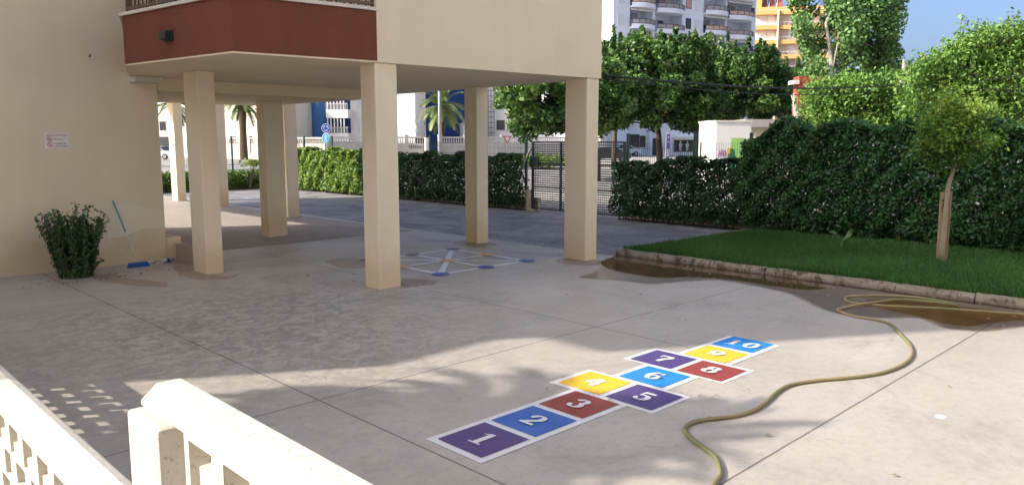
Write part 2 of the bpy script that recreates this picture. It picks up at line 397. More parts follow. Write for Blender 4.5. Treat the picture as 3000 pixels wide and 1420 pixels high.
# grass blades
n=120000
gx=RNG.uniform(11.33,17.0,n); gy=RNG.uniform(-2.5,8.62,n)
patchy=.5+.5*np.sin(gx*1.7+np.sin(gy*1.1)*2)*np.sin(gy*1.3+1.0)
edge=(gx<11.7).astype(float)
hgt=(.03+.035*RNG.random(n)+.02*patchy+.055*edge*RNG.random(n)+.05*(gy>8.0)*(gx<13)*RNG.random(n)+.05*(RNG.random(n)<.015))
ang=RNG.uniform(0,6.283,n); lean=.55*hgt*RNG.random(n)
v=np.empty((n,3,3)); w=.009+.006*RNG.random(n)
v[:,0]=np.stack([gx+np.cos(ang)*w,gy+np.sin(ang)*w,np.full(n,.07)],1)
v[:,1]=np.stack([gx-np.cos(ang)*w,gy-np.sin(ang)*w,np.full(n,.07)],1)
a2=RNG.uniform(0,6.283,n); v[:,2]=np.stack([gx+np.cos(a2)*lean-.03*edge,gy+np.sin(a2)*lean,.075+hgt],1)
me=bpy.data.meshes.new('grass'); me.vertices.add(3*n); me.loops.add(3*n); me.polygons.add(n)
me.vertices.foreach_set('co',v.reshape(-1).astype(np.float32)); me.loops.foreach_set('vertex_index',np.arange(3*n,dtype=np.int32)); me.polygons.foreach_set('loop_start',np.arange(0,3*n,3,dtype=np.int32))
ta=me.attributes.new('tone','FLOAT','FACE'); ta.data.foreach_set('value',np.clip(.2+.55*RNG.random(n)+.35*(patchy-.5)+.5*(RNG.random(n)<.03),0,1).astype(np.float32))
me.materials.append(M['grass']); me.update(calc_edges=True)
o=bpy.data.objects.new('grass',me); col.objects.link(o); tag(o,kind='stuff',label='short green lawn grass behind the concrete kerb',cat='grass')

q_=np.random.default_rng(9); m_=70
P_=np.stack([np.where(q_.random(m_)<.6,11.2-abs(q_.normal(size=m_))*.5,q_.uniform(4,11,m_)),q_.uniform(1,12.5,m_),.012+.006*q_.random(m_)],1)
tag(leaves('fallen_leaves',P_,.06,M['stake'],None,up=4,aspect=.5,loc=(9,6,0)),'scattered dry fallen leaves on the concrete near the lawn kerb','leaf litter',kind='stuff')
# puddle and damp concrete
def blob(name,pts,z,mat,wob=.05,sub=6):
    P=[Vector((p[0],p[1],0)) for p in pts]; n=len(P); out=[]
    for i in range(n):
        p0,p1,p2,p3=P[i-1],P[i],P[(i+1)%n],P[(i+2)%n]
        for k in range(sub):
            t=k/sub; q=.5*((2*p1)+(p2-p0)*t+(2*p0-5*p1+4*p2-p3)*t*t+(3*p1-p0-3*p2+p3)*t**3)
            out.append((q.x+rnd.uniform(-wob,wob)*.5,q.y+rnd.uniform(-wob,wob)*.5,z))
    c=MB(); c.add(out,[tuple(range(len(out)))]); return tag(c.build(name,mat),kind='structure')
PD=lambda L:[gp(*q).to_tuple() for q in L]
wet=[(1500,660),(1512,653),(1535,645),(1572,632),(1760,665),(1930,690),(2100,712),(2350,742),(2570,770),(2680,786),(2620,822),(2576,824),(2482,835),(2420,832),(2377,826),(2330,808),(2303,801),(2213,801),(2150,796),(2109,790),(2057,775),(1990,742),(1940,729),(1893,719),(1810,706),(1736,708),(1680,713),(1632,715),(1560,707),(1510,703),(1453,698),(1490,684),(1502,672)]
W0=[gp(*q) for q in wet]
def shrink(P,d):                              # pull an outline inwards
    n=len(P); out=[]
    for i in range(n):
        a=P[i-1]; c=P[(i+1)%n]; t=(c-a); t=Vector((t.x,t.y,0)).normalized(); nn=Vector((-t.y,t.x,0)); out.append(P[i]+nn*d)
    return out
sgn=sum(W0[i-1].x*W0[i].y-W0[i].x*W0[i-1].y for i in range(len(W0))); sgn=1 if sgn>0 else -1
for k,d in enumerate((0,.03,.07)):
    blob('damp_concrete',[p.to_tuple() for p in shrink(W0,d*sgn)],.003+.0014*k,M['wet'],.035,7)
pud=[(1512,660),(1532,652),(1575,643),(1700,660),(1850,683),(2000,704),(2080,722),(2040,730),(1960,722),(1850,706),(1750,698),(1660,699),(1590,690),(1545,681),(1520,672)]
blob('puddle_water',PD(pud),.0095,M['water'],.02)
pud2=[(2190,754),(2300,759),(2450,774),(2590,796),(2570,806),(2500,812),(2430,822),(2370,812),(2300,794),(2230,780),(2190,767)]
blob('rusty_puddle_water',PD(pud2),.0095,M['damp2'],.02)
for nm,L in (('floor_stain',[(1010,700),(1060,702),(1100,708),(1085,716),(1040,722),(1012,724)]),('floor_stain',[(1395,655),(1425,650),(1510,655),(1525,662),(1480,668),(1420,664)]),('floor_stain',[(440,668),(490,672),(560,694),(600,690),(570,702),(500,704),(450,690)]),('floor_stain',[(1140,612),(1175,606),(1245,612),(1230,622),(1185,622)]),('floor_stain',[(250,690),(330,700),(420,712),(400,722),(300,715),(240,702)]),('floor_stain',[(820,655),(900,650),(925,662),(910,675),(850,672)]),('floor_stain',[(640,592),(740,596),(800,600),(770,606),(660,604)]),('floor_stain',[(380,640),(470,655),(490,668),(440,664),(390,655)])):
    blob(nm,PD(L),.0035,M['stain'],.06,5)

# ------------------------------------------------------------------ the apartment building on pillars
HS=3.16; HT=14.6; HB=7.2
B0=empty('apartment_building',(5.08,13.9,0))
tag(B0,'cream apartment block raised on square pillars with a brown corner balcony','building')
def part(mb,name,mat,parent=B0,**k):
    o=mb.build(name,mat,**k); mw=Vector(B0.location)
    o.parent=parent
    o.location=Vector(o.location)-mw if parent is B0 else o.location
    return o
b=MB()
b.box(-8.95,5.08,13.9,20.3,-.1,9.6)
b.prism([(-7.6,13.9),(5.08,13.9),(5.08,20.3),(-8.95,20.3),(-8.95,15.2),(-8.1,14.8)],9.6,10.9,False,False)
b.box(-8.95,5.08,13.9,20.3,10.9,HT)
part(b,'ground_wall',M['plaster'])
b=MB(); C_=(10.62,8.60); Bp=(6.23,8.97)
b.prism([Bp,C_,(10.78,12),(10.78,18.3),(5.09,18.3),(5.09,13.91),(6.23,13.91)],HS,HB)
b.prism([(5.09,18.305),(10.78,18.305),(10.78,28),(5.09,28)],3.5,HB)
part(b,'upper_wall',M['plaster'])
b=MB(); b.box(5.09,9.25,13.9,18.25,2.95,HS-.003); part(b,'dropped_beam',M['soffit'])
# soffit sheet (thin plaster under the slab)
b=MB(); A_=(4.30,9.24); L_=(3.92,11.87)
b.prism([A_,Bp,(6.23,13.88),(4.64,13.88),L_],HS-.002,HS+.015); part(b,'balcony_floor',M['soffit'])
b=MB()
for (p,q) in ((L_,A_),(A_,Bp)):
    p=Vector((*p,0));q=Vector((*q,0));t=(q-p).normalized();nn=Vector((t.y,-t.x,0))
def inset(p,d):  # towards the balcony's inside
    c=Vector((5.3,11.2)); v=(c-Vector(p)).normalized(); return (p[0]+v.x*d,p[1]+v.y*d)
ZB=3.84
ring_o=[(4.64,13.88),L_,A_,Bp]; ring_i=[(4.80,13.88),inset(L_,.2),inset(A_,.22),(6.225,9.15)]
bb=MB(); n0=len(ring_o)
vs=[(p[0],p[1],HS+.02) for p in ring_o]+[(p[0],p[1],ZB) for p in ring_o]+[(p[0],p[1],HS+.11) for p in ring_i]+[(p[0],p[1],ZB) for p in ring_i]
fs=[]
for i in range(n0-1):
    fs+=[(i,i+1,n0+i+1,n0+i),(2*n0+i+1,2*n0+i,3*n0+i,3*n0+i+1),(n0+i,n0+i+1,3*n0+i+1,3*n0+i)]
bb.add(vs,fs); BAL=part(bb,'balcony_parapet',M['brown'])
def child_of(o,mb,name,mat,**k):
    c=mb.build(name,mat,**k); c.parent=o; return c
# white coping
bb=MB()
ro=[(4.61,13.88),(L_[0]-.035,L_[1]+.02),(A_[0]-.03,A_[1]-.045),(Bp[0],Bp[1]-.035)]
vs=[(p[0],p[1],ZB+.002) for p in ro]+[(p[0],p[1],ZB+.045) for p in ro]+[(p[0],p[1],ZB+.002) for p in ring_i]+[(p[0],p[1],ZB+.045) for p in ring_i]
fs=[]
for i in range(n0-1): fs+=[(i,i+1,n0+i+1,n0+i),(2*n0+i+1,2*n0+i,3*n0+i,3*n0+i+1),(n0+i,n0+i+1,3*n0+i+1,3*n0+i),(i+1,i,2*n0+i,2*n0+i+1)]
bb.add(vs,fs); child_of(BAL,bb,'coping',M['white_trim'])
# railing on the parapet
bb=MB(); zr0=ZB+.045; 
mid=[tuple((a+b_)/2 for a,b_ in zip(p,q)) for p,q in zip(ro,ring_i)]
for i in range(n0-1):
    p=Vector((*mid[i],0)); q=Vector((*mid[i+1],0)); Ln=(q-p).length; m_=int(Ln/.105)
    bb.bar((p.x,p.y,zr0+.06),(q.x,q.y,zr0+.06),.04,.04); bb.bar((p.x,p.y,zr0+.62),(q.x,q.y,zr0+.62),.05,.05)
    for k in range(m_+1):
        w_=p.lerp(q,k/m_); bb.bar((w_.x,w_.y,zr0),(w_.x,w_.y,zr0+.62),.045 if k%6==0 else .018,.045 if k%6==0 else .018)
child_of(BAL,bb,'railing',M['bars'])
bb=MB()
for i in range(n0-1):                       # pale reed screen tied inside the railing
    p=Vector((*ring_i[i],0)); q=Vector((*ring_i[i+1],0)); m_=int((q-p).length/.06)
    for k in range(m_):
        w_=p.lerp(q,(k+.5)/m_); bb.bar((w_.x,w_.y,zr0+.03),(w_.x,w_.y,zr0+.58),.03,.008)
child_of(BAL,bb,'reed_screen',M['blind'])
# drain spout on the brown parapet
q=Vector((4.30-.0,9.24,0)).lerp(Vector((3.92,11.87,0)),.54); bb=MB()
nv=Vector((-.988,-.143,0))
tz=3.16+.0; ctr=Vector((q.x,q.y,3.475))
bb.obox(ctr+nv*.05,nv,Vector((-.143,.988,0)),(0,0,1),.05,.085,.05); bb.obox(ctr+nv*.012,nv,Vector((-.143,.988,0)),(0,0,1),.012,.11,.07)
child_of(BAL,bb,'drain_spout',M['gate'])
# pillars
def pil(name,x,y,wx,wy,z1,lab=None):
    b=MB(); b.box(x,x+wx,y,y+wy,-.05,z1); o=part(b,name,M['pillar'],bevel=.012)
    if lab: o['label']=lab
    return o
for (x,y,wx,wy,z1) in [(4.96,11.94,.28,.51,HS-.003),(6.20,8.995,.37,.36,HS-.001),(10.30,8.645,.315,.50,HS-.001),(10.45,11.65,.31,.37,HS-.001),(7.9,15.63,.45,.34,2.949),(10.36,19.32,.36,.36,3.499),(10.45,23.87,.31,.49,3.499),(10.45,27.25,.30,.51,3.499)]:
    pil('pillar',x,y,wx,wy,z1)
# plinth right of the wall and the small grey wall behind the first pillar
b=MB(); b.prism([(5.082,13.9),(5.36,13.9),(5.36,14.6),(5.082,14.6)],-.05,.40); part(b,'plinth',M['plaster'],bevel=.03)
b=MB(); b.box(5.24,5.42,12.6,13.895,-.05,.29); part(b,'low_step',M['greyplinth'],bevel=.015)
b=MB(); b.box(4.62,5.06,13.55,13.895,3.06,HS-.004); part(b,'lintel_stub',M['white_trim'],bevel=.01)
# repaired plaster patch on the wall
pp=[(4.14,.48),(4.13,.78),(4.15,.99),(4.26,1.05),(4.42,1.045),(4.62,1.0),(4.8,.95),(4.98,.92),(5.06,.86),(5.075,.62),(4.95,.58),(4.7,.585),(4.5,.52),(4.3,.475)]
b=MB(); N_=len(pp); b.add([(x,13.896,z) for x,z in pp],[tuple(range(N_-1,-1,-1))]); b.add([(x,13.896,z) for x,z in pp]+[(x,13.905,z) for x,z in pp],[(i,(i+1)%N_,(i+1)%N_+N_,i+N_) for i in range(N_)])
part(b,'repair_patch',M['patch'])
b=MB(); hk=ony(224,143,13.9); b.tube([(hk.x,13.9,hk.z),(hk.x,13.84,hk.z),(hk.x-.01,13.83,hk.z+.03)],.012,6); part(b,'wall_hook',M['bars'])
sheet('portico_floor',5.3,10.9,14.4,30,.004,M['under'])

# ------------------------------------------------------------------ text helper
def text_mesh(body,size,thick=.0):
    cu=bpy.data.curves.new('txt','FONT'); cu.body=body; cu.size=size; cu.extrude=thick
    o=bpy.data.objects.new('txt',cu); col.objects.link(o)
    dg=bpy.context.evaluated_depsgraph_get(); me=bpy.data.meshes.new_from_object(o.evaluated_get(dg))
    bpy.data.objects.remove(o); return me
def text_obj(name,body,size,mat,parent,M4,thick=.0005,width=None):
    me=text_mesh(body,size,thick); xs=[v.co.x for v in me.vertices]
    s=1.0
    if width: s=width/(max(xs)-min(xs))
    me.transform(Matrix.Diagonal((s,1,1,1))); me.materials.clear(); me.materials.append(mat)
    o=bpy.data.objects.new(name,me); col.objects.link(o); o.parent=parent; o.matrix_local=M4; return o
# sign on the wall: faces -y
sg=empty('wall_sign',(3.49,13.9,2.09)); tag(sg,'small white no dogs and no ball games sign on the cream wall','sign')
b=MB(); b.box(-.175,.175,-.012,-.001,-.125,.125); b.build('panel',M['sign_w'],sg,bevel=.003)
RX=Matrix.Rotation(R(90),4,'X')
text_obj('heading','URBANIZACION PRIVADA',.035,M['sign_r'],sg,Matrix.Translation((-.155,-.0135,.078))@RX,width=.30)
text_obj('lettering','Perros no',.036,M['sign_k'],sg,Matrix.Translation((-.045,-.0135,.02))@RX,width=.12)
text_obj('lettering','Prohibidos los',.034,M['sign_k'],sg,Matrix.Translation((-.04,-.0135,-.05))@RX,width=.165)
text_obj('lettering','juegos de pelota',.034,M['sign_k'],sg,Matrix.Translation((-.04,-.0135,-.088))@RX,width=.19)
def ring(mb,c,r0,r1,y,n=20,sq=1.0):
    vs=[];fs=[]
    for k in range(n):
        a=2*math.pi*k/n; vs+=[(c[0]+r0*math.cos(a),y,c[1]+r0*math.sin(a)*sq),(c[0]+r1*math.cos(a),y,c[1]+r1*math.sin(a)*sq)]
    for k in range(n):
        k2=(k+1)%n; fs.append((2*k,2*k+1,2*k2+1,2*k2))
    mb.add(vs,fs)
for cz,kind in ((.03,'dog'),(-.055,'ball')):
    b=MB(); ring(b,(-.108,cz),.030,.038,-.0138); b.bar((-.131,-.0142,cz+.023),(-.085,-.0142,cz-.023),.001,.007); b.build('prohibition_ring',M['sign_r'],sg)
    b=MB()
    if kind=='dog':
        b.box(-.122,-.096,-.0136,-.0128,cz-.006,cz+.006); b.box(-.126,-.116,-.0136,-.0128,cz+.004,cz+.014)
        for dx in (-.12,-.113,-.103,-.098): b.box(dx-.0015,dx+.0015,-.0136,-.0128,cz-.017,cz-.006)
    else:
        b.box(-.114,-.104,-.0136,-.0128,cz-.012,cz+.012); b.box(-.112,-.105,-.0136,-.0128,cz+.013,cz+.021); b.box(-.098,-.090,-.0136,-.0128,cz-.016,cz-.008)
    b.build('pictogram',M['sign_k'],sg)

# ------------------------------------------------------------------ broom, shrub, litter
def broom():
    e=empty('broom',(4.45,13.46,0)); tag(e,'blue headed broom with a teal and white handle leaning on the wall','broom')
    h0=Vector((0,0,.06)); h1=Vector((-.20,.43,1.10)); m=h0.lerp(h1,.5)
    b=MB(); b.tube([h0,m],.0115,8); b.build('handle',M['b_white'],e,smooth=True)
    b=MB(); b.tube([m,h0.lerp(h1,.97),h1],[.0135,.0135,.011],8); b.build('sleeve',M['b_teal'],e,smooth=True)
    b=MB(); b.loft([(-.03,.055),(-.022,.085),(.022,.085),(.03,.055)],(-.155,0,0),(.155,0,0),(0,1,0),(0,0,1)); b.build('head',M['b_blue'],e,bevel=.006)
    b=MB()
    for i in range(24):
        for j in range(3):
            x=-.15+.3*i/23; y=-.022+.022*j; b.bar((x,y,.056),(x*1.12,y*1.7+rnd.uniform(-.006,.006),.0),.008,.008)
    b.build('bristles',M['b_blue'],e)
broom()
def branchy(base,n,h,spread,seed):
    r=random.Random(seed); br=[]
    for i in range(n):
        a=r.uniform(0,6.283); tilt=r.uniform(.05,1)*spread; L=h*r.uniform(.65,1.0)
        p=Vector(base)+Vector((math.cos(a),math.sin(a),0))*r.uniform(.02,.24); path=[p]
        d=Vector((math.cos(a)*tilt,math.sin(a)*tilt,1)).normalized()
        for k in range(6):
            d=(d+Vector((r.uniform(-.14,.14),r.uniform(-.14,.14),.10))).normalized(); p=p+d*L/6; path.append(p)
        br.append(path)
    return br
sh=empty('wall_shrub',(3.42,13.12,0)); tag(sh,'dark spiky evergreen shrub growing at the foot of the cream wall','shrub')
b=MB(); pts=[]; r_=random.Random(3)
for path in branchy((0,0,0),60,1.02,.5,5):
    path=[Vector((p.x*.9,max(-.45,min(p.y*.75,.62)),p.z)) for p in path]
    b.tube(path,[.010,.009,.007,.006,.005,.004,.003],4)
    for i in range(1,len(path)):
        for k in range(22):
            q=path[i-1].lerp(path[i],r_.random()); pts.append(q+Vector((r_.gauss(0,.022),r_.gauss(0,.022),r_.gauss(0,.012))))
        if r_.random()<.75:
            d=Vector((r_.uniform(-1,1),r_.uniform(-1,1),r_.uniform(.2,1.2))).normalized()*r_.uniform(.1,.2); e2=path[i]+d
            b.tube([path[i],e2],[.004,.002],3)
            for k in range(16):
                q=path[i].lerp(e2,r_.random()); pts.append(q+Vector((r_.gauss(0,.016),r_.gauss(0,.016),r_.gauss(0,.012))))
b.build('stem',M['bark'],sh)
leaves('foliage',[p.to_tuple() for p in pts],.05,M['shrub'],sh,up=.4,aspect=.42)
# fallen leaves and rubble around the shrub
pts=[(3.45+RNG.normal()*.45,12.75+RNG.normal()*.16,.008+.01*RNG.random()) for i in range(90)]
tag(leaves('dry_leaf_litter',pts,.045,M['palebark'],None,up=3,aspect=.5,loc=(3.45,12.75,0)),'scatter of dry brown leaves on the concrete below the wall shrub','leaf litter',kind='stuff')
e=empty('plastic_bottle',(4.98,13.62,.04),R(25)); tag(e,'crushed clear plastic bottle with blue label beside the wall','bottle')
b=MB(); b.tube([(-.11,0,0),(-.09,0,0),(-.03,0,.004),(.04,0,-.003),(.08,0,0),(.11,0,0),(.125,0,0)],[.028,.034,.036,.033,.034,.018,.013],10); b.build('body',M['clear'],e,smooth=True)
b=MB(); b.tube([(-.03,0,.003),(.035,0,-.002)],.0375,10); b.build('label',M['b_blue'],e); b=MB(); b.tube([(.126,0,0),(.145,0,0)],.015,8); b.build('cap',M['b_blue'],e)
b=MB(); c0=Vector((4.72,13.66,.03))
b.tube([c0+Vector((-.06,0,0)),c0,c0+Vector((.07,.03,0))],[.03,.032,.026],9); tag(b.build('crushed_cup',M['clear'],loc=c0,smooth=True),'small crushed white cup lying left of the bottle','cup')
# block at the left edge of the picture
e=empty('stepped_block',(2.28,13.2,0)); tag(e,'low stepped cream concrete block at the foot of the wall','block')
b=MB(); b.box(-.5,.07,-.15,.3,-.02,.1); b.build('base_step',M['plaster'],e,bevel=.02); b=MB(); b.box(-.5,-.0,-.05,.3,.1,.30); b.build('upper_step',M['plaster'],e,bevel=.02)

# ------------------------------------------------------------------ hopscotch
CELL=.4585*1.0
def stroke(mb,pts,w,h,z,ang=0.0):
    # broad nib: every point is a short slanted segment
    a=ang; d=Vector((math.cos(a),math.sin(a)))*w/2
    P=[Vector(p) for p in pts]
    for i in range(len(P)-1):
        p,q=P[i],P[i+1]; t=(q-p)
        if t.length<1e-6: continue
        t.normalize(); nrm=Vector((-t.y,t.x)); need=abs(nrm.dot(d)); 
        ww=max(need,h/2); o1=nrm*ww
        zz=z+i*1e-5
        mb.add([(p.x-o1.x,p.y-o1.y,zz),(q.x-o1.x,q.y-o1.y,zz),(q.x+o1.x,q.y+o1.y,zz),(p.x+o1.x,p.y+o1.y,zz)],[(0,1,2,3)])
def arc(cx,cy,rx,ry,a0,a1,n=14): return [(cx+rx*math.cos(R(a0+(a1-a0)*k/n)),cy+ry*math.sin(R(a0+(a1-a0)*k/n))) for k in range(n+1)]
TH=.42; TN=.07
def rectg(x0,x1,y0,y1): return ('r',x0,x1,y0,y1)
GL={  # fat stencil numerals in a box 0..1 high, about .8 wide, x right, y up
 '1':[('f',[(.32,.07),(.58,.07),(.58,.86),(.32,.86)]),('r',.14,.76,0,.08),('f',[(.32,.98),(.58,1.0),(.58,.86),(.32,.86)]),('f',[(.12,.80),(.30,.84),(.30,.93),(.12,.84)])],
 '2':[('s',arc(.44,.68,.25,.27,160,-30)),('s',[(.66,.55),(.34,.24),(.14,.08)]),('r',.06,.78,0,.15),('c',.20,.70,.12)],
 '3':[('s',arc(.42,.74,.22,.22,150,-80)),('s',arc(.42,.27,.26,.25,90,-150)),('c',.22,.78,.11),('c',.20,.18,.12)],
 '4':[('r',.42,.70,0,.98),('s',[(.46,.98),(.06,.34)]),('r',.02,.40,.26,.36),('r',.71,.84,.26,.36)],
 '5':[('r',.16,.74,.84,1.0),('r',.16,.26,.5,.84),('s',arc(.42,.30,.27,.29,110,-140)),('c',.20,.18,.12)],
 '6':[('s',arc(.44,.31,.26,.28,0,360,22)),('s',arc(.60,.34,.46,.62,180,112)),('c',.66,.84,.11)],
 '7':[('r',.08,.78,.84,1.0),('s',[(.76,.84),(.50,.45),(.40,.0)]),('r',.08,.18,.66,.84)],
 '8':[('s',arc(.42,.76,.22,.21,0,360,22)),('s',arc(.42,.27,.27,.26,0,360,22))],
 '9':[('s',arc(.42,.69,.26,.28,0,360,22)),('s',arc(.26,.66,.46,.62,0,-68)),('c',.20,.16,.11)],
 '0':[('s',arc(.42,.5,.29,.46,96,264)),('s',arc(.42,.5,.29,.46,-84,84))]}
def glyph(mb,ch,ox,oy,hgt,T,z):
    def W(p): return T(ox+p[0]*hgt*.92,oy+p[1]*hgt)
    zz=[z]
    def face(ps):
        zz[0]+=.00018; mb.add([(*W(p),zz[0]) for p in ps],[tuple(range(len(ps)))])
    for g in GL[ch]:
        if g[0]=='r': face([(g[1],g[3]),(g[2],g[3]),(g[2],g[4]),(g[1],g[4])])
        elif g[0]=='f': face(g[1])
        elif g[0]=='c': face([(g[1]+g[3]*math.cos(k*.5236),g[2]+g[3]*math.sin(k*.5236)) for k in range(12)])
        elif g[0]=='s':
            P=[Vector(p) for p in g[1]]
            for i in range(len(P)-1):
                p,q=P[i],P[i+1]; t=(q-p); t.normalize(); nrm=Vector((-t.y,t.x))
                ww=.5*(TN+(.27-TN)*abs(t.y)**1.3); e=t*.02
                face([p-e-nrm*ww,q+e-nrm*ww,q+e+nrm*ww,p-e+nrm*ww])
sx=gp(1077.5,1107.3); HX0=4.335; HY0=3.975        # near left outer corner of the first square, measured on the ground
hs=empty('hopscotch_court',(0,0,0)); tag(hs,'numbered hopscotch court painted in bright squares on the concrete','hopscotch')
b=MB(); zW=.004
for x0,x1,y0,y1 in [(3.225,4.795,3.572,4.156),(4.795,5.345,3.328,4.42),(5.345,5.852,3.572,4.156),(5.852,6.395,3.328,4.42),(6.395,7.392,3.572,4.156)]:
    b.add([(x0,y0,zW),(x1,y0,zW),(x1,y1,zW),(x0,y1,zW)],[(0,1,2,3)])
b.build('white_border',M['p_white'],hs)
cellinfo={1:(0,0,'p_purple'),2:(1,0,'p_blue'),3:(2,0,'p_red'),4:(3,-.5,'p_yellow'),5:(3,.5,'p_purple'),6:(4,0,'p_sky'),7:(5,-.5,'p_purple'),8:(5,.5,'p_red'),9:(6,0,'p_yellow'),10:(7,0,'p_sky')}
cname={'p_purple':'purple','p_blue':'blue','p_red':'brick red','p_yellow':'yellow','p_sky':'sky blue'}
for k,(U,V,m) in cellinfo.items():
    cx=3.51+.52*U; cy=3.864-.526*V; b=MB(); z=.008
    b.add([(cx-.228,cy-.232,z),(cx+.228,cy-.232,z),(cx+.228,cy+.232,z),(cx-.228,cy+.232,z)],[(0,1,2,3)])
    s_=b.build('painted_square',M[m],hs); s_['label']='%s painted square with white number %d'%(cname[m],k)
    hg=.205; s=str(k); wd=.76*hg
    for i,ch in enumerate(s):
        b=MB()
        off=(i-(len(s)-1)/2)*hg*.95-wd/2
        glyph(b,ch,off,-hg/2,hg,lambda a,b_,cx=cx,cy=cy:(cx+b_,cy-a),.012)
        c=b.build('numeral',M['p_white']); c.parent=s_
# three-in-a-row board under the building
tb=empty('board_game_grid',(8.575,10.355,0)); tag(tb,'painted nine dot board game grid on the floor between the pillars','floor game')
gxs=(-.975,0,.975); gys=(-1.005,0,1.005)
def line(mb,p,q,w,z):
    p=Vector(p);q=Vector(q);t=(q-p).normalized();nn=Vector((-t.y,t.x))*w/2
    mb.add([(p.x-nn.x,p.y-nn.y,z),(q.x-nn.x,q.y-nn.y,z),(q.x+nn.x,q.y+nn.y,z),(p.x+nn.x,p.y+nn.y,z)],[(0,1,2,3)])
b=MB(); zz=.0045
for (p,q) in [((-.975,-1.005),(.975,-1.005)),((-.975,1.005),(.975,1.005)),((-.975,-1.005),(-.975,1.005)),((.975,-1.005),(.975,1.005)),((-.975,-1.005),(.975,1.005)),((-.975,1.005),(.975,-1.005)),((0,-1.005),(0,1.005)),((-.975,0),(.975,0))]:
    line(b,p,q,.10,zz); zz+=.0004
b.build('white_lines',M['p_line'],tb)
for j,mt in enumerate(('p_navy','p_orange','p_maroon')):
    for x in gxs:
        b=MB(); rr=.15
        b.add([(x+rr*math.cos(k*.2618),gys[j]+rr*math.sin(k*.2618),.0095) for k in range(24)],[tuple(range(24))])
        d=b.build('dot',M[mt],tb); d['label']=('navy blue dot','orange dot','dark maroon dot')[j]

# ------------------------------------------------------------------ garden hose
HP=[(1740,1300),(1775,1250),(1797,1215),(1812,1190),(1800,1150),(1770,1125),(1740,1103),(1722,1080),(1733,1066),(1765,1056),(1850,1045),(1900,1029),(1930,1008),(1955,985),(1990,967),(2060,956),(2140,949),(2210,939),(2265,920),(2292,897),(2291,870),(2268,843),(2240,815),(2200,803),(2150,795),(2112,783),(2112,776),(2160,771),(2210,764),(2270,758),(2340,764),(2390,770),(2402,767),(2370,757),(2300,747),(2210,743),(2140,745),(2126,751),(2140,760),(2190,766),(2270,771),(2360,775),(2450,781),(2575,790),(2700,800)]
pth=[]; 
for i,(x,y) in enumerate(HP):
    p=gp(x,y,.016); 
    if 27<=i<=31: p.z=.045
    pth.append(p)
dense=[]
for i in range(len(pth)-1):
    p0,p1,p2,p3=pth[max(i-1,0)],pth[i],pth[i+1],pth[min(i+2,len(pth)-1)]
    for k in range(6):
        t=k/6; q=.5*((2*p1)+(p2-p0)*t+(2*p0-5*p1+4*p2-p3)*t*t+(3*p1-p0-3*p2+p3)*t**3); dense.append(q)
b=MB(); b.tube(dense,.0165,8); tag(b.build('garden_hose',M['hose'],smooth=True),'olive yellow garden hose snaking from the wet kerb across the concrete','hose')
b=MB(); c=gp(2368,1046,.006); b.lathe([(.04,0),(.04,.005),(.015,.008)],(c.x,c.y,0),14); tag(b.build('floor_cap',M['p_white']),'small round white spot cap set in the sunlit concrete','floor cap')

# ------------------------------------------------------------------ balustrades in front
def lattice(name,parent,x0,x1,y0,y1,cells,mat,zs):
    # wall of thickness x0..x1 with rectangular holes; cells = list of (ya,yb,za,zb)
    ys=sorted(set([y0,y1]+[round(v,4) for c in cells for v in c[:2]])); zl=sorted(set(list(zs)+[round(v,4) for c in cells for v in c[2:]]))
    b=MB(); solid={}
    for i in range(len(ys)-1):
        for k in range(len(zl)-1):
            my=(ys[i]+ys[i+1])/2; mz=(zl[k]+zl[k+1])/2
            solid[i,k]=not any(c[0]<my<c[1] and c[2]<mz<c[3] for c in cells)
    for (i,k),s in solid.items():
        if not s: continue
        ya,yb,za,zb=ys[i],ys[i+1],zl[k],zl[k+1]
        b.add([(x0,ya,za),(x0,yb,za),(x0,yb,zb),(x0,ya,zb)],[(0,3,2,1)]); b.add([(x1,ya,za),(x1,yb,za),(x1,yb,zb),(x1,ya,zb)],[(0,1,2,3)])
        for dk,(p,q) in {(-1,0):((ya,za),(ya,zb)),(1,0):((yb,zb),(yb,za)),(0,-1):((yb,za),(ya,za)),(0,1):((ya,zb),(yb,zb))}.items():
            if not solid.get((i+dk[0],k+dk[1]),False):
                b.add([(x0,p[0],p[1]),(x1,p[0],p[1]),(x1,q[0],q[1]),(x0,q[0],q[1])],[(0,1,2,3)])
    return b.build(name,mat,parent)
BL=empty('lower_balustrade',(.72,2.3,0)); tag(BL,'lower white balustrade with rounded handrail and staggered holes, at the left corner','balustrade')
ox,oy=.72,2.3
cells=[]; y=2.435
r_=random.Random(2); i=0
while y<11.0:
    cells.append((y,y+.15,.855,.955)); cells.append((y+.085,y+.15,.795,.855))
    cells.append((y+.135,y+.205,.775,.848)) if False else None
    ys2=y-.075
    cells.append((ys2,ys2+.15,.68,.775)) if i%2 else cells.append((ys2+.02,ys2+.13,.66,.775))
    cells.append((y+.0,y+.145,.55,.64)); cells.append((y-.09,y-.01,.42,.53)); cells.append((y+.03,y+.145,.40,.53)); cells.append((y,y+.145,.22,.34))
    y+=.225; i+=1
cells=[c for c in cells if c]
cells=[(round(c[0]-oy,4),round(c[1]-oy,4),c[2],c[3]) for c in cells]
lattice('lattice',BL,.668-ox,.733-ox,2.2-oy,11.4-oy,cells,M['rail'],(-.05,.96))
b=MB(); b.loft([(-.067,-.045),(-.067,-.02),(-.045,.006),(-.01,.022),(.03,.026),(.065,.012),(.082,-.012),(.084,-.045)],(0,-.12,.985),(0,9.1,.985),(1,0,0),(0,0,1)); b.build('handrail',M['rail'],BL,bevel=.006)
BR=empty('upper_balustrade',(.78,2.2,0)); tag(BR,'upper white balustrade with flat speckled handrail and an end post, nearest the camera','balustrade'); ox,oy=.78,2.2
cells=[]; y=1.94
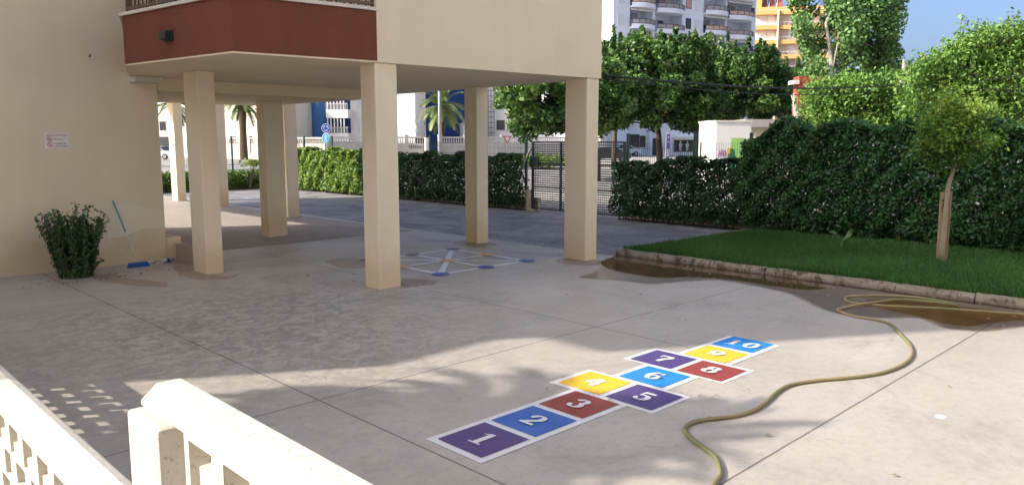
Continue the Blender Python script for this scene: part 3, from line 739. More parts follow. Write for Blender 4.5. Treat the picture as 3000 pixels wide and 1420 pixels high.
while y>-1.2:
    cells.append((y-.14-oy,y-oy,1.285,1.335)); cells.append((y-.065-oy,y-oy,1.20,1.285)); cells.append((y-.14-oy,y-.02-oy,1.02,1.12)); cells.append((y-.17-oy,y-.10-oy,1.13,1.20)); cells.append((y-.14-oy,y-oy,.82,.95)); y-=.205
cells=[(round(c[0],4),round(c[1],4),c[2],c[3]) for c in cells]
lattice('lattice',BR,.735-ox,.845-ox,-1.3-oy,1.968-oy,cells,M['rail'],(.3,1.35))
b=MB(); b.loft([(-.048,-.055),(-.048,-.040),(-.002,0.0),(.068,.0),(.074,-.008),(.074,-.055)],(0,.07,1.402),(0,-3.5,1.402),(1,0,0),(0,0,1)); b.build('handrail',M['rail'],BR,bevel=.007)
b=MB(); b.box(-.052,.07,-.06,.19,-.05,1.305); b.build('end_post',M['rail'],BR,bevel=.014)
b=MB(); b.box(-2.5,.70,-6,2.25,-.05,.35); tag(b.build('terrace',M['concrete']),kind='structure')

e=empty('shade_house',(-3.4,0,0)); tag(e,'unseen cream block added behind the camera to hold back sky light','building')  # unseen block added to keep sky light off the left-facing faces
b=MB(); b.box(-12,0,-14,1.7,-.1,13); b.build('wall',M['plaster'],e); b=MB(); b.box(-12.1,.1,-14.1,1.8,13,13.4); b.build('roof',M['white_trim'],e)

def plain_block(name,label,x0,x1,y0,y1,h,wall,nx,ny,side):
    e=empty(name,((x0+x1)/2,(y0+y1)/2,0)); tag(e,label,'building'); cx,cy=(x0+x1)/2,(y0+y1)/2
    b=MB(); b.box(x0-cx,x1-cx,y0-cy,y1-cy,-.1,h); b.build('wall',wall,e); b=MB(); b.box(x0-cx-.15,x1-cx+.15,y0-cy-.15,y1-cy+.15,h,h+.4); b.build('roof',M['white_trim'],e)
    for i in range(nx):
        for k in range(ny):
            z=1.2+k*3.0; b=MB(); t=(i+.5)/nx
            if side=='+y': x=x0-cx+(x1-x0)*t; b.box(x-.6,x+.6,y1-cy+.001,y1-cy+.05,z,z+1.3)
            else: y=y0-cy+(y1-y0)*t; b.box(x1-cx+.001,x1-cx+.05,y-.6,y+.6,z,z+1.3)
            b.build('window',M['shutter'],e)
plain_block('light_bounce_house','unseen white house added on the right to bounce sunlight into the yard',1.5,36,-24,-7.5,15,M['w_white'],7,4,'+y')  # added out of view: its sunlit wall brightens the shaded faces
plain_block('sky_glow_blocker','unseen long cream block added on the left to cut off low sky glow',-56,-42,-30,60,25,M['w_cream'],9,5,'+x')  # added out of view to block the bright sky near the horizon

# ------------------------------------------------------------------ hedges
def hedge(name,label,x0,x1,y0,y1,top,n,size,mat,z0=.12,stems=0,group=None,topj=.1,seed=1,lift=.0,holes=0.0):
    r=np.random.default_rng(seed)
    e=empty(name,((x0+x1)/2,(y0+y1)/2,0)); tag(e,label,'hedge',group)
    x=r.random(n); y=r.uniform(y0,y1,n); tp=np.array([top(v) for v in y]); 
    bump=.09*np.sin(y*3.1)+.07*np.sin(y*7.3+1)+.05*np.sin(y*13.7)
    face=np.where(r.random(n)<.72,r.beta(1.0,3.2,n),r.random(n))
    zz=z0+lift*(.5+.5*np.sin(y*5))*r.random(n)+(tp+topj*bump-z0)*np.where(r.random(n)<.16,1-.06*r.random(n)**2,r.random(n)**.9)
    bx=.045*np.sin(y*2.3+zz*3.1)+.045*np.sin(y*5.9-zz*4.3)+.045*np.sin(zz*9+y*11)+.03*np.sin(zz*17-y*19)
    # the hedge swells at mid height and thins at the foot
    xx=x0+bx*.8+(x1-x0)*face+.14*(zz<.45)*(.45-zz)/.45
    clump=.5+.5*np.sin(y*9.1+zz*8.7+1.3*np.sin(zz*5))
    xx-=.06*clump
    P=np.stack([xx,y,zz],1)
    if holes>0:
        hv=np.sin(y*6.3+np.sin(zz*7)*1.5)*np.sin(zz*8.1+y*2.2)
        keep=(hv<1-holes)|(r.random(n)<.12); P=P[keep]; clump=clump[keep]
    tone=np.clip(.15+.35*clump+.5*r.random(len(P))**1.6,0,1)
    out=np.zeros((len(P),3)); out[:,0]=-.8
    loc=np.array([(x0+x1)/2,(y0+y1)/2,0])
    leaves('foliage',P-loc,size,mat,e,up=.7,out=out,tone=tone)
    if stems:
        b=MB(); q=random.Random(seed)
        for i in range(stems):
            yy=q.uniform(y0,y1); xc=q.uniform(x0+.12,x0+(x1-x0)*.6); h=top(yy)*q.uniform(.45,.8)
            b.tube([(xc-loc[0],yy-loc[1],0),(xc+q.uniform(-.08,.08)-loc[0],yy+q.uniform(-.12,.12)-loc[1],h*.5),(xc+q.uniform(-.15,.15)-loc[0],yy+q.uniform(-.25,.25)-loc[1],h)],[.02,.015,.008],5)
        b.tube([(0,y0-loc[1],-.02),(0,y1-loc[1],-.02)],.05,4)
        b.build('stem',M['bark'],e)
    return e
def top_r(y):
    if y<8.2: return 2.35+.04*math.sin(y*1.7)
    return 2.35-.55*(y-8.2)/.8
hedge('tall_hedge','tall dark green laurel hedge behind the lawn',16.05,17.0,-3.0,8.95,top_r,112000,.085,M['hedge_r'],.12,60,seed=4,lift=.25,topj=.32)
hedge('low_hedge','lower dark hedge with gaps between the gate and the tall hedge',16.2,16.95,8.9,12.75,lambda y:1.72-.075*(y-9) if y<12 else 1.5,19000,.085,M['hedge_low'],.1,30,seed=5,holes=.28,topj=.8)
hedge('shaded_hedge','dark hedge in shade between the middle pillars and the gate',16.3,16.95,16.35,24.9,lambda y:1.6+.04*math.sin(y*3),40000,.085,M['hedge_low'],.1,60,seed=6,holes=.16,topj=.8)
hedge('sunlit_hedge','sunlit yellow green hedge seen between the left pillars',16.3,16.95,24.9,32.0,lambda y:1.68+.05*math.sin(y*2),26000,.11,M['hedge_l'],.1,30,seed=7,topj=.8)  # same row as the shaded hedge, sunlight painted in by paler leaves
# low hedge along the left street side
def hedge_x(name,label,x0,x1,y,top,n,size,mat,seed):
    r=np.random.default_rng(seed); e=empty(name,((x0+x1)/2,y,0)); tag(e,label,'hedge')
    P=np.stack([r.uniform(x0,x1,n)-(x0+x1)/2,r.normal(0,.22,n),.05+(top-.05)*r.random(n)**.8+.06*np.sin(r.uniform(x0,x1,n)*4)],1)
    leaves('foliage',P,size,mat,e,up=.7,tone=np.clip(r.random(n)**1.3,0,1))
    b=MB(); q=random.Random(seed)
    for i in range(40):
        xx=q.uniform(x0,x1)-(x0+x1)/2; b.tube([(xx,0,0),(xx+q.uniform(-.1,.1),q.uniform(-.1,.1),top*.8)],[.015,.006],4)
    b.tube([(x0-(x0+x1)/2,0,-.01),((x1-x0)/2,0,-.01)],.03,4)
    b.build('stem',M['bark'],e)
hedge_x('clipped_hedge','low clipped green hedge beside the street at the far left',2,16.2,32.4,.78,26000,.10,M['hedge_l'],8)
sp=at(628,432,33.0); e=empty('sprouting_shrub',(sp.x,sp.y,0)); tag(e,'young yellow green shoot rising above the low clipped hedge','shrub')
P=[]; b=MB()
for i in range(9):
    a=rnd.uniform(0,6.28); q=Vector((math.cos(a)*.45*rnd.random(),math.sin(a)*.3*rnd.random(),rnd.uniform(1.05,1.30))); b.tube([(0,0,0),q*.6,q],[.015,.01,.005],4)
    for k in range(26): P.append((q+Vector((rnd.gauss(0,.13),rnd.gauss(0,.13),rnd.gauss(0,.07)))).to_tuple())
b.build('stem',M['bark'],e); leaves('foliage',P,.13,M['hedge_l'],e,up=1,tone=.5+.5*RNG.random(len(P)))

# ------------------------------------------------------------------ fences and gate
def mesh_fence(name,label,p0,p1,post_at,h=2.05,bw=.35):
    p0=Vector(p0);p1=Vector(p1);L=(p1-p0).length; rz=math.atan2((p1-p0).y,(p1-p0).x)
    e=empty(name,p0,rz); tag(e,label,'fence')
    b=MB(); b.box(0,L,-.07,.07,-.05,bw); b.build('base_wall',M['plaster'],e)
    b=MB(); k=0
    x=.03
    while x<L: b.box(x-.0028,x+.0028,-.003,.003,bw+.02,h); x+=.062
    z=bw+.06
    while z<h: b.box(0,L,-.0035,.0035,z-.003,z+.003); z+=.21
    b.build('wire_mesh',M['green_metal'],e)
    for x in post_at:
        b=MB(); b.box(x-.032,x+.032,.005,.07,-.05,h+.22); b.box(x-.036,x+.036,.002,.074,h+.22,h+.235); b.build('post',M['green_metal'],e)
def ypos(dx): return onx(dx,360,17.2).y
mesh_fence('mesh_fence','green wire mesh fence behind the low hedge right of the gate',(17.2,12.9,0),(17.2,-4,0),[12.9-ypos(1578),12.9-ypos(1747),3.6,6.4,9.2,12],)
mesh_fence('mesh_fence','green wire mesh fence with posts behind the hedges left of the gate',(17.2,32.6,0),(17.2,16.3,0),[32.6-ypos(763),32.6-ypos(833),7.6,10.9,32.6-ypos(1322)])
pl=ony(443,360,32.75)
mesh_fence('mesh_fence','green wire mesh fence above the low clipped hedge at the far left',(0,32.75,0),(17.1,32.75,0),[pl.x,pl.x-3,pl.x+2.4])
g0=onx(1340,530,16.75); g1=onx(1568,545,16.75)
ge=empty('sliding_gate',(16.75,g1.y,0)); tag(ge,'dark grey sliding mesh gate beside the far corner pillar','gate')
Lg=g0.y-g1.y
b=MB()
for z in (.07,.72,1.42,2.05): b.box(-.025,.025,.031,Lg-.031,z-.022,z+.022)
for y in (.0,Lg*.33,Lg*.67,Lg): b.box(-.03,.03,y-.03,y+.03,.05,2.07)
b.build('frame',M['gate'],ge)
b=MB(); z=.12
while z<2.03: b.box(.028,.040,.03,Lg-.03,z-.012,z+.012); z+=.066
y=.06
while y<Lg: b.box(.041,.047,y-.004,y+.004,.08,2.04); y+=.07
b.build('grille',M['gate'],ge)
b=MB(); b.box(-.09,-.031,Lg-.30,Lg+.05,1.30,1.62); b.build('lock_box',M['gate'],ge,bevel=.01)
b=MB(); b.box(-.09,.09,Lg+.06,Lg+.22,-.05,.62); tag(b.build('gate_pier',M['plaster'],loc=(16.75,g1.y,0)),'short cream pier at the left foot of the gate','pier')
bpy.data.objects['gate_pier'].location=(16.75,g1.y,0)
for v in bpy.data.objects['gate_pier'].data.vertices: v.co+=Vector((16.75,g1.y,0))
a_=onx(1307,435,16.5); c_=onx(1336,372,16.5); b=MB(); b.bar(a_,c_,.06,.04); tag(b.build('gate_strut',M['galv']),'slanted grey strut bracing the gate on its left','strut')

# ------------------------------------------------------------------ young tree, stakes, banana plant
base=Vector((14.12,4.05,.08))
e=empty('young_tree',base); tag(e,'young round crowned tree with a pale leaning trunk on the lawn','tree')
t1=at(2385,470,12.75)-base; t2=at(2402,415,12.74)-base; t3=at(2415,365,12.72)-base
b=MB(); b.tube([(0,0,-.1),(0,0,.3),t1*.55+Vector((0,0,0)),t1,t2,t3,t3+Vector((.02,-.02,.35))],[.062,.050,.042,.038,.033,.028,.018],10); b.build('trunk',M['palebark'],e,smooth=True)
cr=at(2398,328,12.7)-base
b=MB(); P=[]; tn=[]
for i in range(95):
    d=Vector((rnd.gauss(0,1),rnd.gauss(0,1),rnd.gauss(0,1))).normalized(); rr=rnd.uniform(.3,1.12)
    c=cr+Vector((d.x*.58*rr+.05*d.z,d.y*.58*rr,d.z*.56*rr+.02-.10*abs(d.x))); 
    if i<40: b.tube([t3,t3.lerp(c,.5)+Vector((0,0,-.02)),c],[.014,.009,.004],4)
    k0=rnd.random()
    for k in range(70):
        P.append((c+Vector((rnd.gauss(0,.10),rnd.gauss(0,.10),rnd.gauss(0,.085)))).to_tuple()); tn.append(min(1,max(0,.6*k0+.5*rnd.random()+.25*(d.z*rr))))
for i in range(7):                                        # hanging shoots and leaders
    c=cr+Vector((rnd.uniform(-.5,.5),rnd.uniform(-.5,.5),.5)); 
    for k in range(24): P.append((c+Vector((rnd.gauss(0,.03),rnd.gauss(0,.03),rnd.uniform(-.05,.22)))).to_tuple()); tn.append(.6+.4*rnd.random())
for k in range(90): q=t3+Vector((rnd.gauss(0,.05),rnd.gauss(0,.05),rnd.uniform(-.38,.1))); P.append(q.to_tuple()); tn.append(.5+.5*rnd.random())
b.build('branch',M['palebark'],e); leaves('crown',P,.075,M['sapling'],e,up=.5,tone=tn,aspect=.5)
b=MB(); b.tube([(0,0,-.1),(.03,.02,1.15)],.035,8); s0=gp(2360,652,.08); tag(b.build('wooden_stake',M['stake'],loc=None),'round wooden stake standing left of the young trunk','stake'); bpy.data.objects['wooden_stake'].location=s0
b=MB(); b.tube([(0,0,-.1),(.02,-.0,1.18)],.032,8); s1=gp(2377,657,.08); o=b.build('wooden_stake',M['stake']); o.location=s1; tag(o,'wooden stake pressed against the front of the young trunk','stake')
b=MB(); zc=1.02
pc=[s0+Vector((.0,0,zc)),s0+Vector((.06,-.05,zc-.03)),s1+Vector((.03,-.05,zc-.08)),s1+Vector((.12,-.0,zc-.12)),s1+Vector((.13,.1,zc-.10)),s0+Vector((.06,.06,zc-.02))]
for j in range(len(pc)): b.bar(pc[j],pc[(j+1)%len(pc)],.012,.045)
tag(b.build('tie_strap',M['sign_k']),'black rubber strap tying the young tree to its stakes','strap')
bp=Vector(gp(2117,622,.08)); e=empty('banana_plant',bp); tag(e,'small banana plant with two broad leaves on the lawn','plant')
def bigleaf(path,wid,name='leaf'):
    vs=[];fs=[];n=len(path); P=[Vector(p) for p in path]
    for i,p in enumerate(P):
        t=(P[min(i+1,n-1)]-P[max(i-1,0)]).normalized(); s_=t.cross(Vector((.3,-.75,.6))).normalized(); u=s_.cross(t)
        w=wid*math.sin(math.pi*min(.98,.08+.92*i/(n-1)))**.6
        vs+=[p-s_*w+u*w*.22,p,p+s_*w+u*w*.22]
    for i in range(n-1): fs+=[(3*i,3*i+1,3*i+4,3*i+3),(3*i+1,3*i+2,3*i+5,3*i+4)]
    bb=MB(); bb.add(vs,fs); o=bb.build(name,M['banana'],e,smooth=True)
    a=o.data.attributes.new('tone','FLOAT','FACE'); a.data.foreach_set('value',np.random.default_rng(2).random(len(o.data.polygons)).astype(np.float32)); return o
q1=at(2086,583,14.4)-bp; q2=at(2152,580,14.4)-bp; st=Vector((0,0,.13))
bigleaf([st,st.lerp(q1,.25)+Vector((0,0,.03)),st.lerp(q1,.5)+Vector((0,0,.05)),st.lerp(q1,.75)+Vector((0,0,.03)),q1],.055)
bigleaf([st,st.lerp(q2,.25)+Vector((0,0,.03)),st.lerp(q2,.5)+Vector((0,0,.05)),st.lerp(q2,.75)+Vector((0,0,.045)),q2],.075)
b=MB(); b.tube([(0,0,-.05),(0,0,.06),(0,0,.16)],[.03,.025,.014],8); o=b.build('stem',M['banana'],e)
a=o.data.attributes.new('tone','FLOAT','FACE'); a.data.foreach_set('value',np.full(len(o.data.polygons),.6,np.float32))
# ------------------------------------------------------------------ trees beyond the fence
def tree(name,label,base,trunk,clumps,leafsize,mat,nleaf,barkm,group=None,up=.6,sig=1.0,limbs=True,seed=1,aspect=.6,cat='tree'):
    base=Vector(base); e=empty(name,base); tag(e,label,cat,group); r=random.Random(seed); q=np.random.default_rng(seed)
    b=MB(); tp=[Vector(p)-base for p in trunk[0]]; b.tube(tp,trunk[1],9)
    b.build('trunk',barkm,e,smooth=True)
    if limbs:
        b=MB(); n_l=0
        for (c,rad,wt) in clumps:
            if r.random()<limbs:
                s_=tp[-1].lerp(tp[len(tp)//2],r.random()*.6); cc=Vector(c)-base; m=s_.lerp(cc,.5)+Vector((r.uniform(-.3,.3),r.uniform(-.3,.3),r.uniform(0,.3)))
                b.tube([s_,m,cc],[trunk[1][-1]*.6,trunk[1][-1]*.4,trunk[1][-1]*.12],5)
        if b.v: b.build('limb',barkm,e)
    tot=sum(c[2] for c in clumps); P=[];T=[]
    for (c,rad,wt) in clumps:
        k=max(6,int(nleaf*wt/tot)); rd=np.asarray(rad if hasattr(rad,'__len__') else (rad,rad,rad))
        d=q.normal(size=(k,3)); d/=np.linalg.norm(d,axis=1)[:,None]; rr=q.random(k)**.45
        P.append(np.asarray(Vector(c)-base)[None,:]+d*rr[:,None]*rd[None,:]); T.append(np.clip(q.random()*.6-.06+.55*q.random(k)**1.5,0,1))
    leaves('crown',np.concatenate(P),leafsize,mat,e,up=up,tone=np.concatenate(T),aspect=aspect,fold=.15)
    return e
def crown_clumps(c,rx,ry,rz,n,rad,seed,bottom=-.8):
    r=random.Random(seed); out=[]
    while len(out)<n:
        d=Vector((r.gauss(0,1),r.gauss(0,1),r.gauss(0,1))).normalized(); k=r.uniform(.55,1.02) if r.random()<.85 else r.uniform(.1,.6)
        if d.z<bottom: continue
        R_=rad*r.uniform(.65,1.3)
        out.append((Vector(c)+Vector((d.x*rx*k,d.y*ry*k,d.z*rz*k)),(R_,R_,R_*.8),R_**2))
    return out
def shoots(c,rx,ry,z0,h,n,seed):
    r=random.Random(seed); out=[]
    for i in range(n):
        a=r.uniform(0,6.28); k=r.random()**.5; x=c[0]+math.cos(a)*rx*k; y=c[1]+math.sin(a)*ry*k; hh=h*r.uniform(.5,1)*(1-.35*k)
        for j in range(3): out.append((Vector((x+r.uniform(-.1,.1),y+r.uniform(-.1,.1),z0+hh*(j+.5)/3)),(.26-.06*j,.26-.06*j,.42),.12))
    return out
G_='leafy street trees beyond the fence'
def mulberry(tdx,Yd,dxc,top,bot,half,label,seed,lean=None,n=15000,trunkr=.2):
    n=int(n*1.9)
    base=ground_at(tdx,Yd); c=at(dxc,(top+bot)/2+6,Yd); zt=at(dxc,top,Yd).z; zb=at(dxc,bot,Yd).z
    rx=half/1934*Yd; rz=(zt-zb)/2; cz=(zt+zb)/2
    cl=crown_clumps((c.x,c.y,cz),rx,rx*.9,rz*.92,150,.62,seed)+shoots((c.x,c.y),rx*.85,rx*.8,cz+rz*.55,rz*.75,16,seed+1)
    fork=Vector((base.x+(c.x-base.x)*.2,base.y+(c.y-base.y)*.2,zb+.3))
    return tree('street_tree',label,base,([base-Vector((0,0,.1)),base+Vector((.03,0,1.0)),fork,fork.lerp(Vector((c.x,c.y,cz)),.5)],[trunkr*1.15,trunkr,trunkr*.85,trunkr*.5]),cl,.27,M['mulberry'],int(n*.8),M['bark'],G_,limbs=.3,seed=seed,up=.25,aspect=.58)
mulberry(1502,41,1425,118,378,172,'broad green tree hanging over the gate behind the far corner pillar',21,n=20000)
mulberry(1660,46,1650,88,362,170,'large green tree with a dark forked trunk, beside the violet totem',22,n=22000)
mulberry(1850,52,1845,118,338,150,'dense green tree behind the white transformer hut',23,n=18000)
mulberry(1960,60,1965,148,325,105,'smaller green tree between the hut and the red wall',24,n=10000)
mulberry(1545,58,1555,92,345,135,'green tree further back, just right of the far corner pillar',25,n=14000)
mulberry(1752,60,1752,100,340,130,'green tree in the second row, between the totem tree and the hut',26,n=14000)
# tall poplar
Yp=44; base=ground_at(2120,Yp); cl=[]; r_=random.Random(31)
def pc_(dx,dy,Y=Yp): return at(dx,dy,Y)
for i in range(74):
    dy=r_.uniform(-80,330); w=115 if dy<210 else 115-(dy-210)*.15
    cx=2122+8*math.sin(dy/60); k=r_.uniform(-1,1)
    if dy<190 and 2030<cx+k*w<2090 and r_.random()<.5: continue
    if dy>200 and k>.25: continue
    R_=r_.uniform(.45,1.0); cl.append((pc_(cx+k*w,dy,Yp+r_.uniform(-2,2)),(R_,R_,R_*1.2),R_**2))
for dx,dy in [(2005,10),(2010,45),(2018,80),(2030,110),(2012,-20),(2040,30),(2036,135),(2235,8),(2250,20),(2262,10),(2238,70),(2246,92),(2225,110),(2215,60)]: cl.append((pc_(dx,dy),(.5,.5,.45),.22))
tr_=[base,pc_(2122,300),pc_(2118,180),pc_(2128,60),pc_(2125,-60)]
tree('poplar','tall poplar with pale twin stems rising out of the top of the picture',base,(tr_,[.32,.27,.22,.17,.10]),cl,.21,M['poplar'],26000,M['palebark'],limbs=.45,seed=32,up=.3,aspect=.7)
b=MB(); q0=ground_at(2075,43.2); b.tube([q0,pc_(2080,300,43.2),pc_(2096,200,43.2),pc_(2088,120,43.2),pc_(2078,60,43.2),pc_(2100,0,43.2)],[.16,.15,.13,.11,.09,.06],8); tag(b.build('bare_stem',M['deadbark'],smooth=True),'thin pale ivy clad stem in front of the poplar','trunk')
# bright tree behind the poplar
Yb=58; base=ground_at(2225,Yb); cl=[]
for i in range(34):
    dx=rnd.uniform(2165,2272); dy=rnd.uniform(128,250)
    if dx>2250 and dy<150: continue
    cl.append((at(dx,dy,Yb+rnd.uniform(-1.5,1.5)),(.9,.9,.7),.8))
tree('walnut_tree','bright green broad leaved tree right behind the poplar',base,([base,at(2222,240,Yb),at(2220,180,Yb)],[.25,.2,.12]),cl,.34,M['mulberry'],8000,M['bark'],limbs=.4,seed=33)
# vine covered thickets on the right
def thicket(label,Y0,pts,n,seed,size=.15,mat='vine',basedx=None,cat='climbing plant'):
    r=random.Random(seed); cl=[]
    for (dx,dy,rad) in pts:
        for k in range(3):
            cl.append((at(dx+r.uniform(-20,20),dy+r.uniform(-14,14),Y0+r.uniform(-.9,.9)),(rad*r.uniform(.7,1.2),)*3,rad**2))
    bx=basedx or sum(p[0] for p in pts)/len(pts); base=ground_at(bx,Y0)
    tt=max(pts,key=lambda p:-p[1])
    return tree('vine_thicket',label,base,([base,at(bx+15,300,Y0),at((bx+tt[0])/2,200,Y0)],[.16,.12,.06]),cl,size,M[mat],n,M['bark'],None,limbs=.25,seed=seed,up=.4,aspect=.55,cat=cat)
pts=[]
for dx in range(2305,2700,22):
    f=(dx-2305)/300; ytop=165-78*min(1,f*1.9)-26*max(0,f-.45); 
    for dy in np.arange(ytop+14,300,24): pts.append((dx,float(dy),.50))
thicket('big mound of light green vines against the sky at the right edge',25.5,pts,52000,41,.125)
pts=[(dx,float(dy),.6) for dx in range(2045,2330,24) for dy in np.arange(235-18*math.sin((dx-2045)/285*3.14),325,24)]
thicket('lower bank of light green vines under the poplar',31,pts,24000,42,.15)
b=MB(); P=[]; base=ground_at(2440,24.8)                          # airy shoots above the mound
for (dx,dy,x0,y0) in [(2422,38,2414,110),(2432,44,2420,105),(2470,50,2478,125),(2486,55,2476,120),(2500,72,2470,80),(2545,35,2535,100),(2566,32,2535,70),(2570,55,2560,100),(2535,48,2530,95),(2378,98,2390,118),(2450,60,2480,110)]:
    p0=at(x0,y0,24.8)-base; p1=at(dx,dy,24.8)-base; b.tube([at(2440,118,24.8)-base,p0,p0.lerp(p1,.5)+Vector((rnd.uniform(-.1,.1),0,.05)),p1],[.012,.012,.008,.004],4)
    for k in range(34):
        q=p0.lerp(p1,rnd.random()**.7); P.append((q+Vector((rnd.gauss(0,.11),rnd.gauss(0,.08),rnd.gauss(0,.07)))).to_tuple())
b.tube([(0,0,0),at(2445,200,24.8)-base,at(2440,115,24.8)-base],[.06,.04,.02],5)
e=empty('climbing_shoots',base); tag(e,'thin leafy shoots reaching up into the sky above the vine mound','climbing plant'); b.build('stem',M['bark'],e); leaves('foliage',P,.13,M['vine'],e,up=.8,aspect=.42)
# utility pole and cables
pb=ground_at(2308,27.5); b=MB(); zt=at(2308,140,27.5).z
b.tube([(pb.x,pb.y,0),(pb.x,pb.y,zt)],[.12,.085],10); e=b.build('utility_pole',M['stake'],loc=pb,smooth=True); tag(e,'wooden utility pole overgrown by the vines','pole')
b=MB(); k0=at(2308,212,27.3); b.bar(k0+Vector((-.5,.5,0)),k0+Vector((.5,-.5,0)),.06,.06); b.lathe([(.05,0),(.07,.06),(.03,.12)],k0+Vector((.4,-.4,.04)),8); b.lathe([(.05,0),(.07,.06),(.03,.12)],k0+Vector((-.4,.4,.04)),8)
c=b.build('crossarm',M['deadbark']); c.parent=e; c.location=-Vector(pb)
def cable(label,p,q,sag,r):
    p=Vector(p);q=Vector(q); b=MB(); b.tube([p.lerp(q,k/24)-Vector((0,0,sag*4*(k/24)*(1-k/24))) for k in range(25)],r,6)
    tag(b.build('overhead_cable',M['wire'],loc=p,smooth=True),label,'cable')
w0=Vector((10.66,8.70,3.235))
cable('thick black cable from the building corner to the utility pole',w0,k0+Vector((0,0,.06)),.22,.020)
cable('thin black cable sagging just under the thick one',w0+Vector((0,.04,-.05)),k0+Vector((.1,0,-.05)),.30,.011)
cable('black cable rising from the utility pole to the upper right',k0+Vector((0,0,.06)),at(2680,168,21),.15,.018)
cable('thin black cable leaving the pole almost level to the right',k0+Vector((.1,-.1,-.05)),at(2680,212,21),.12,.011)
cable('second thin cable just below the level one',k0+Vector((.0,-.1,-.12)),at(2680,222,21.2),.12,.010)
# ------------------------------------------------------------------ street things
def frame(dx,Y,phi):                       # local frame: x along a facade turned phi degrees away from the picture plane
    p=ground_at(dx,Y); return p,R(phi)-YAW
def facing(e_yaw=None): return e_yaw
def span(dx0,Y,phi,dx1):                   # length along the facade up to the pixel column dx1
    k=(dx1-1288)/1934; X0=(dx0-1288)/1934*Y; return (k*Y-X0)/(math.cos(R(phi))-k*math.sin(R(phi)))
# perimeter walls across the street
def street_wall(label,dx0,Y,phi,dx1,h,balu,piers,gap=None,seed=0,base_h=.6):
    p,rz=frame(dx0,Y,phi); L=span(dx0,Y,phi,dx1); e=empty('street_wall',p,rz); tag(e,label,'wall')
    segs=[(0,L)] if not gap else [(0,gap[0]),(gap[1],L)]
    zb,zt=balu
    b=MB()
    for (a,c) in segs:
        b.box(a,c,0,.2,-.1,zb); b.box(a,c,-.02,.22,h-.16,h)
    b.build('panel',M['w_stone'],e)
    b=MB()
    for (a,c) in segs:
        x=a+.1
        while x<c-.1: b.lathe([(.06,zb),(.085,zb+(h-.16-zb)*.35),(.05,zb+(h-.16-zb)*.7),(.06,h-.16)],(x,.1,0),6); x+=.27
    b.build('baluster_row',M['w_stone'],e)
    for x in piers:
        b=MB(); b.box(x-.2,x+.2,-.08,.28,-.1,h+.12); b.box(x-.25,x+.25,-.13,.33,h+.12,h+.2); b.build('pier',M['w_stone'],e)
    b=MB()
    for (a,c) in segs: b.box(a,c,-.06,-.001,-.1,base_h)
    b.build('base_course',M['white_trim'],e)
    return e,L
street_wall('sunlit white street wall with a row of balusters, left of the corner pier',815,80,-222+360-140+2,560,2.4,(1.75,0),[0.0,-3.2,-6.4][:1]) if False else None
pW,rzW=frame(815,80,0)
street_wall('sunlit pale street wall with balusters seen between the left pillars',560,92,-24,815,2.45,(1.75,0),[4.0],seed=1)
e2,L2=street_wall('long shaded street wall with balusters and a gateway, behind the palm',816,80,20,1515,2.5,(1.80,0),[.2,4.4,8.6,12.3,15.2,19.5,23.5],gap=(10.55,12.15))
# wall plate with lettering and the two gate posts
text_obj('lettering','CABRERA',.55,M['sign_k'],e2,Matrix.Translation((8.45,-.021,1.22))@RX,width=1.75)
p,rz=frame(1062,82.5,20); e=empty('white_gatepost',at(1075,352,82.8).xy.to_3d(),rz); tag(e,'bright white gatepost standing open beside the lamp post','post')
b=MB(); b.box(-.2,.25,-.2,.5,-.1,2.25); b.build('shaft',M['w_white'],e); b=MB(); b.box(-.23,.28,-.23,.53,2.25,2.4); b.build('cap',M['w_white'],e)
p,rz=frame(1044,83.5,20); e=empty('street_gate',p,rz); tag(e,'dark navy metal gate in the shaded street wall','gate'); b=MB(); b.box(0,1.45,0,.08,.05,2.3); b.build('leaf',M['gate'],e); b=MB(); b.box(0,1.45,-.03,.11,2.3,2.42); b.build('frame',M['gate'],e)

# generic facade building
def block(name,label,dx0,Y,phi,W,D,Hh,wall,cat='building'):
    p,rz=frame(dx0,Y,phi); e=empty(name,p,rz); tag(e,label,cat)
    b=MB(); b.box(0,W,0,D,-.1,Hh); b.build('wall',wall,e)
    b=MB(); b.box(-.15,W+.15,-.15,D+.15,Hh,Hh+.35); b.build('roof',M['white_trim'],e)
    return e
def window(e,x,z,w,h,frame_m,pane_m,y=-.03,sill=True):
    b=MB(); t=.07
    b.box(x-w/2-t,x-w/2,y-.03,.02,z,z+h); b.box(x+w/2,x+w/2+t,y-.03,.02,z,z+h); b.box(x-w/2-t,x+w/2+t,y-.03,.02,z+h,z+h+t); b.box(x-w/2-t,x+w/2+t,y-.06,.02,z-t,z)
    f=b.build('window',frame_m,e); b=MB(); b.box(x-w/2,x+w/2,y+.012,.02,z,z+h); c=b.build('pane',pane_m); c.parent=f; return f
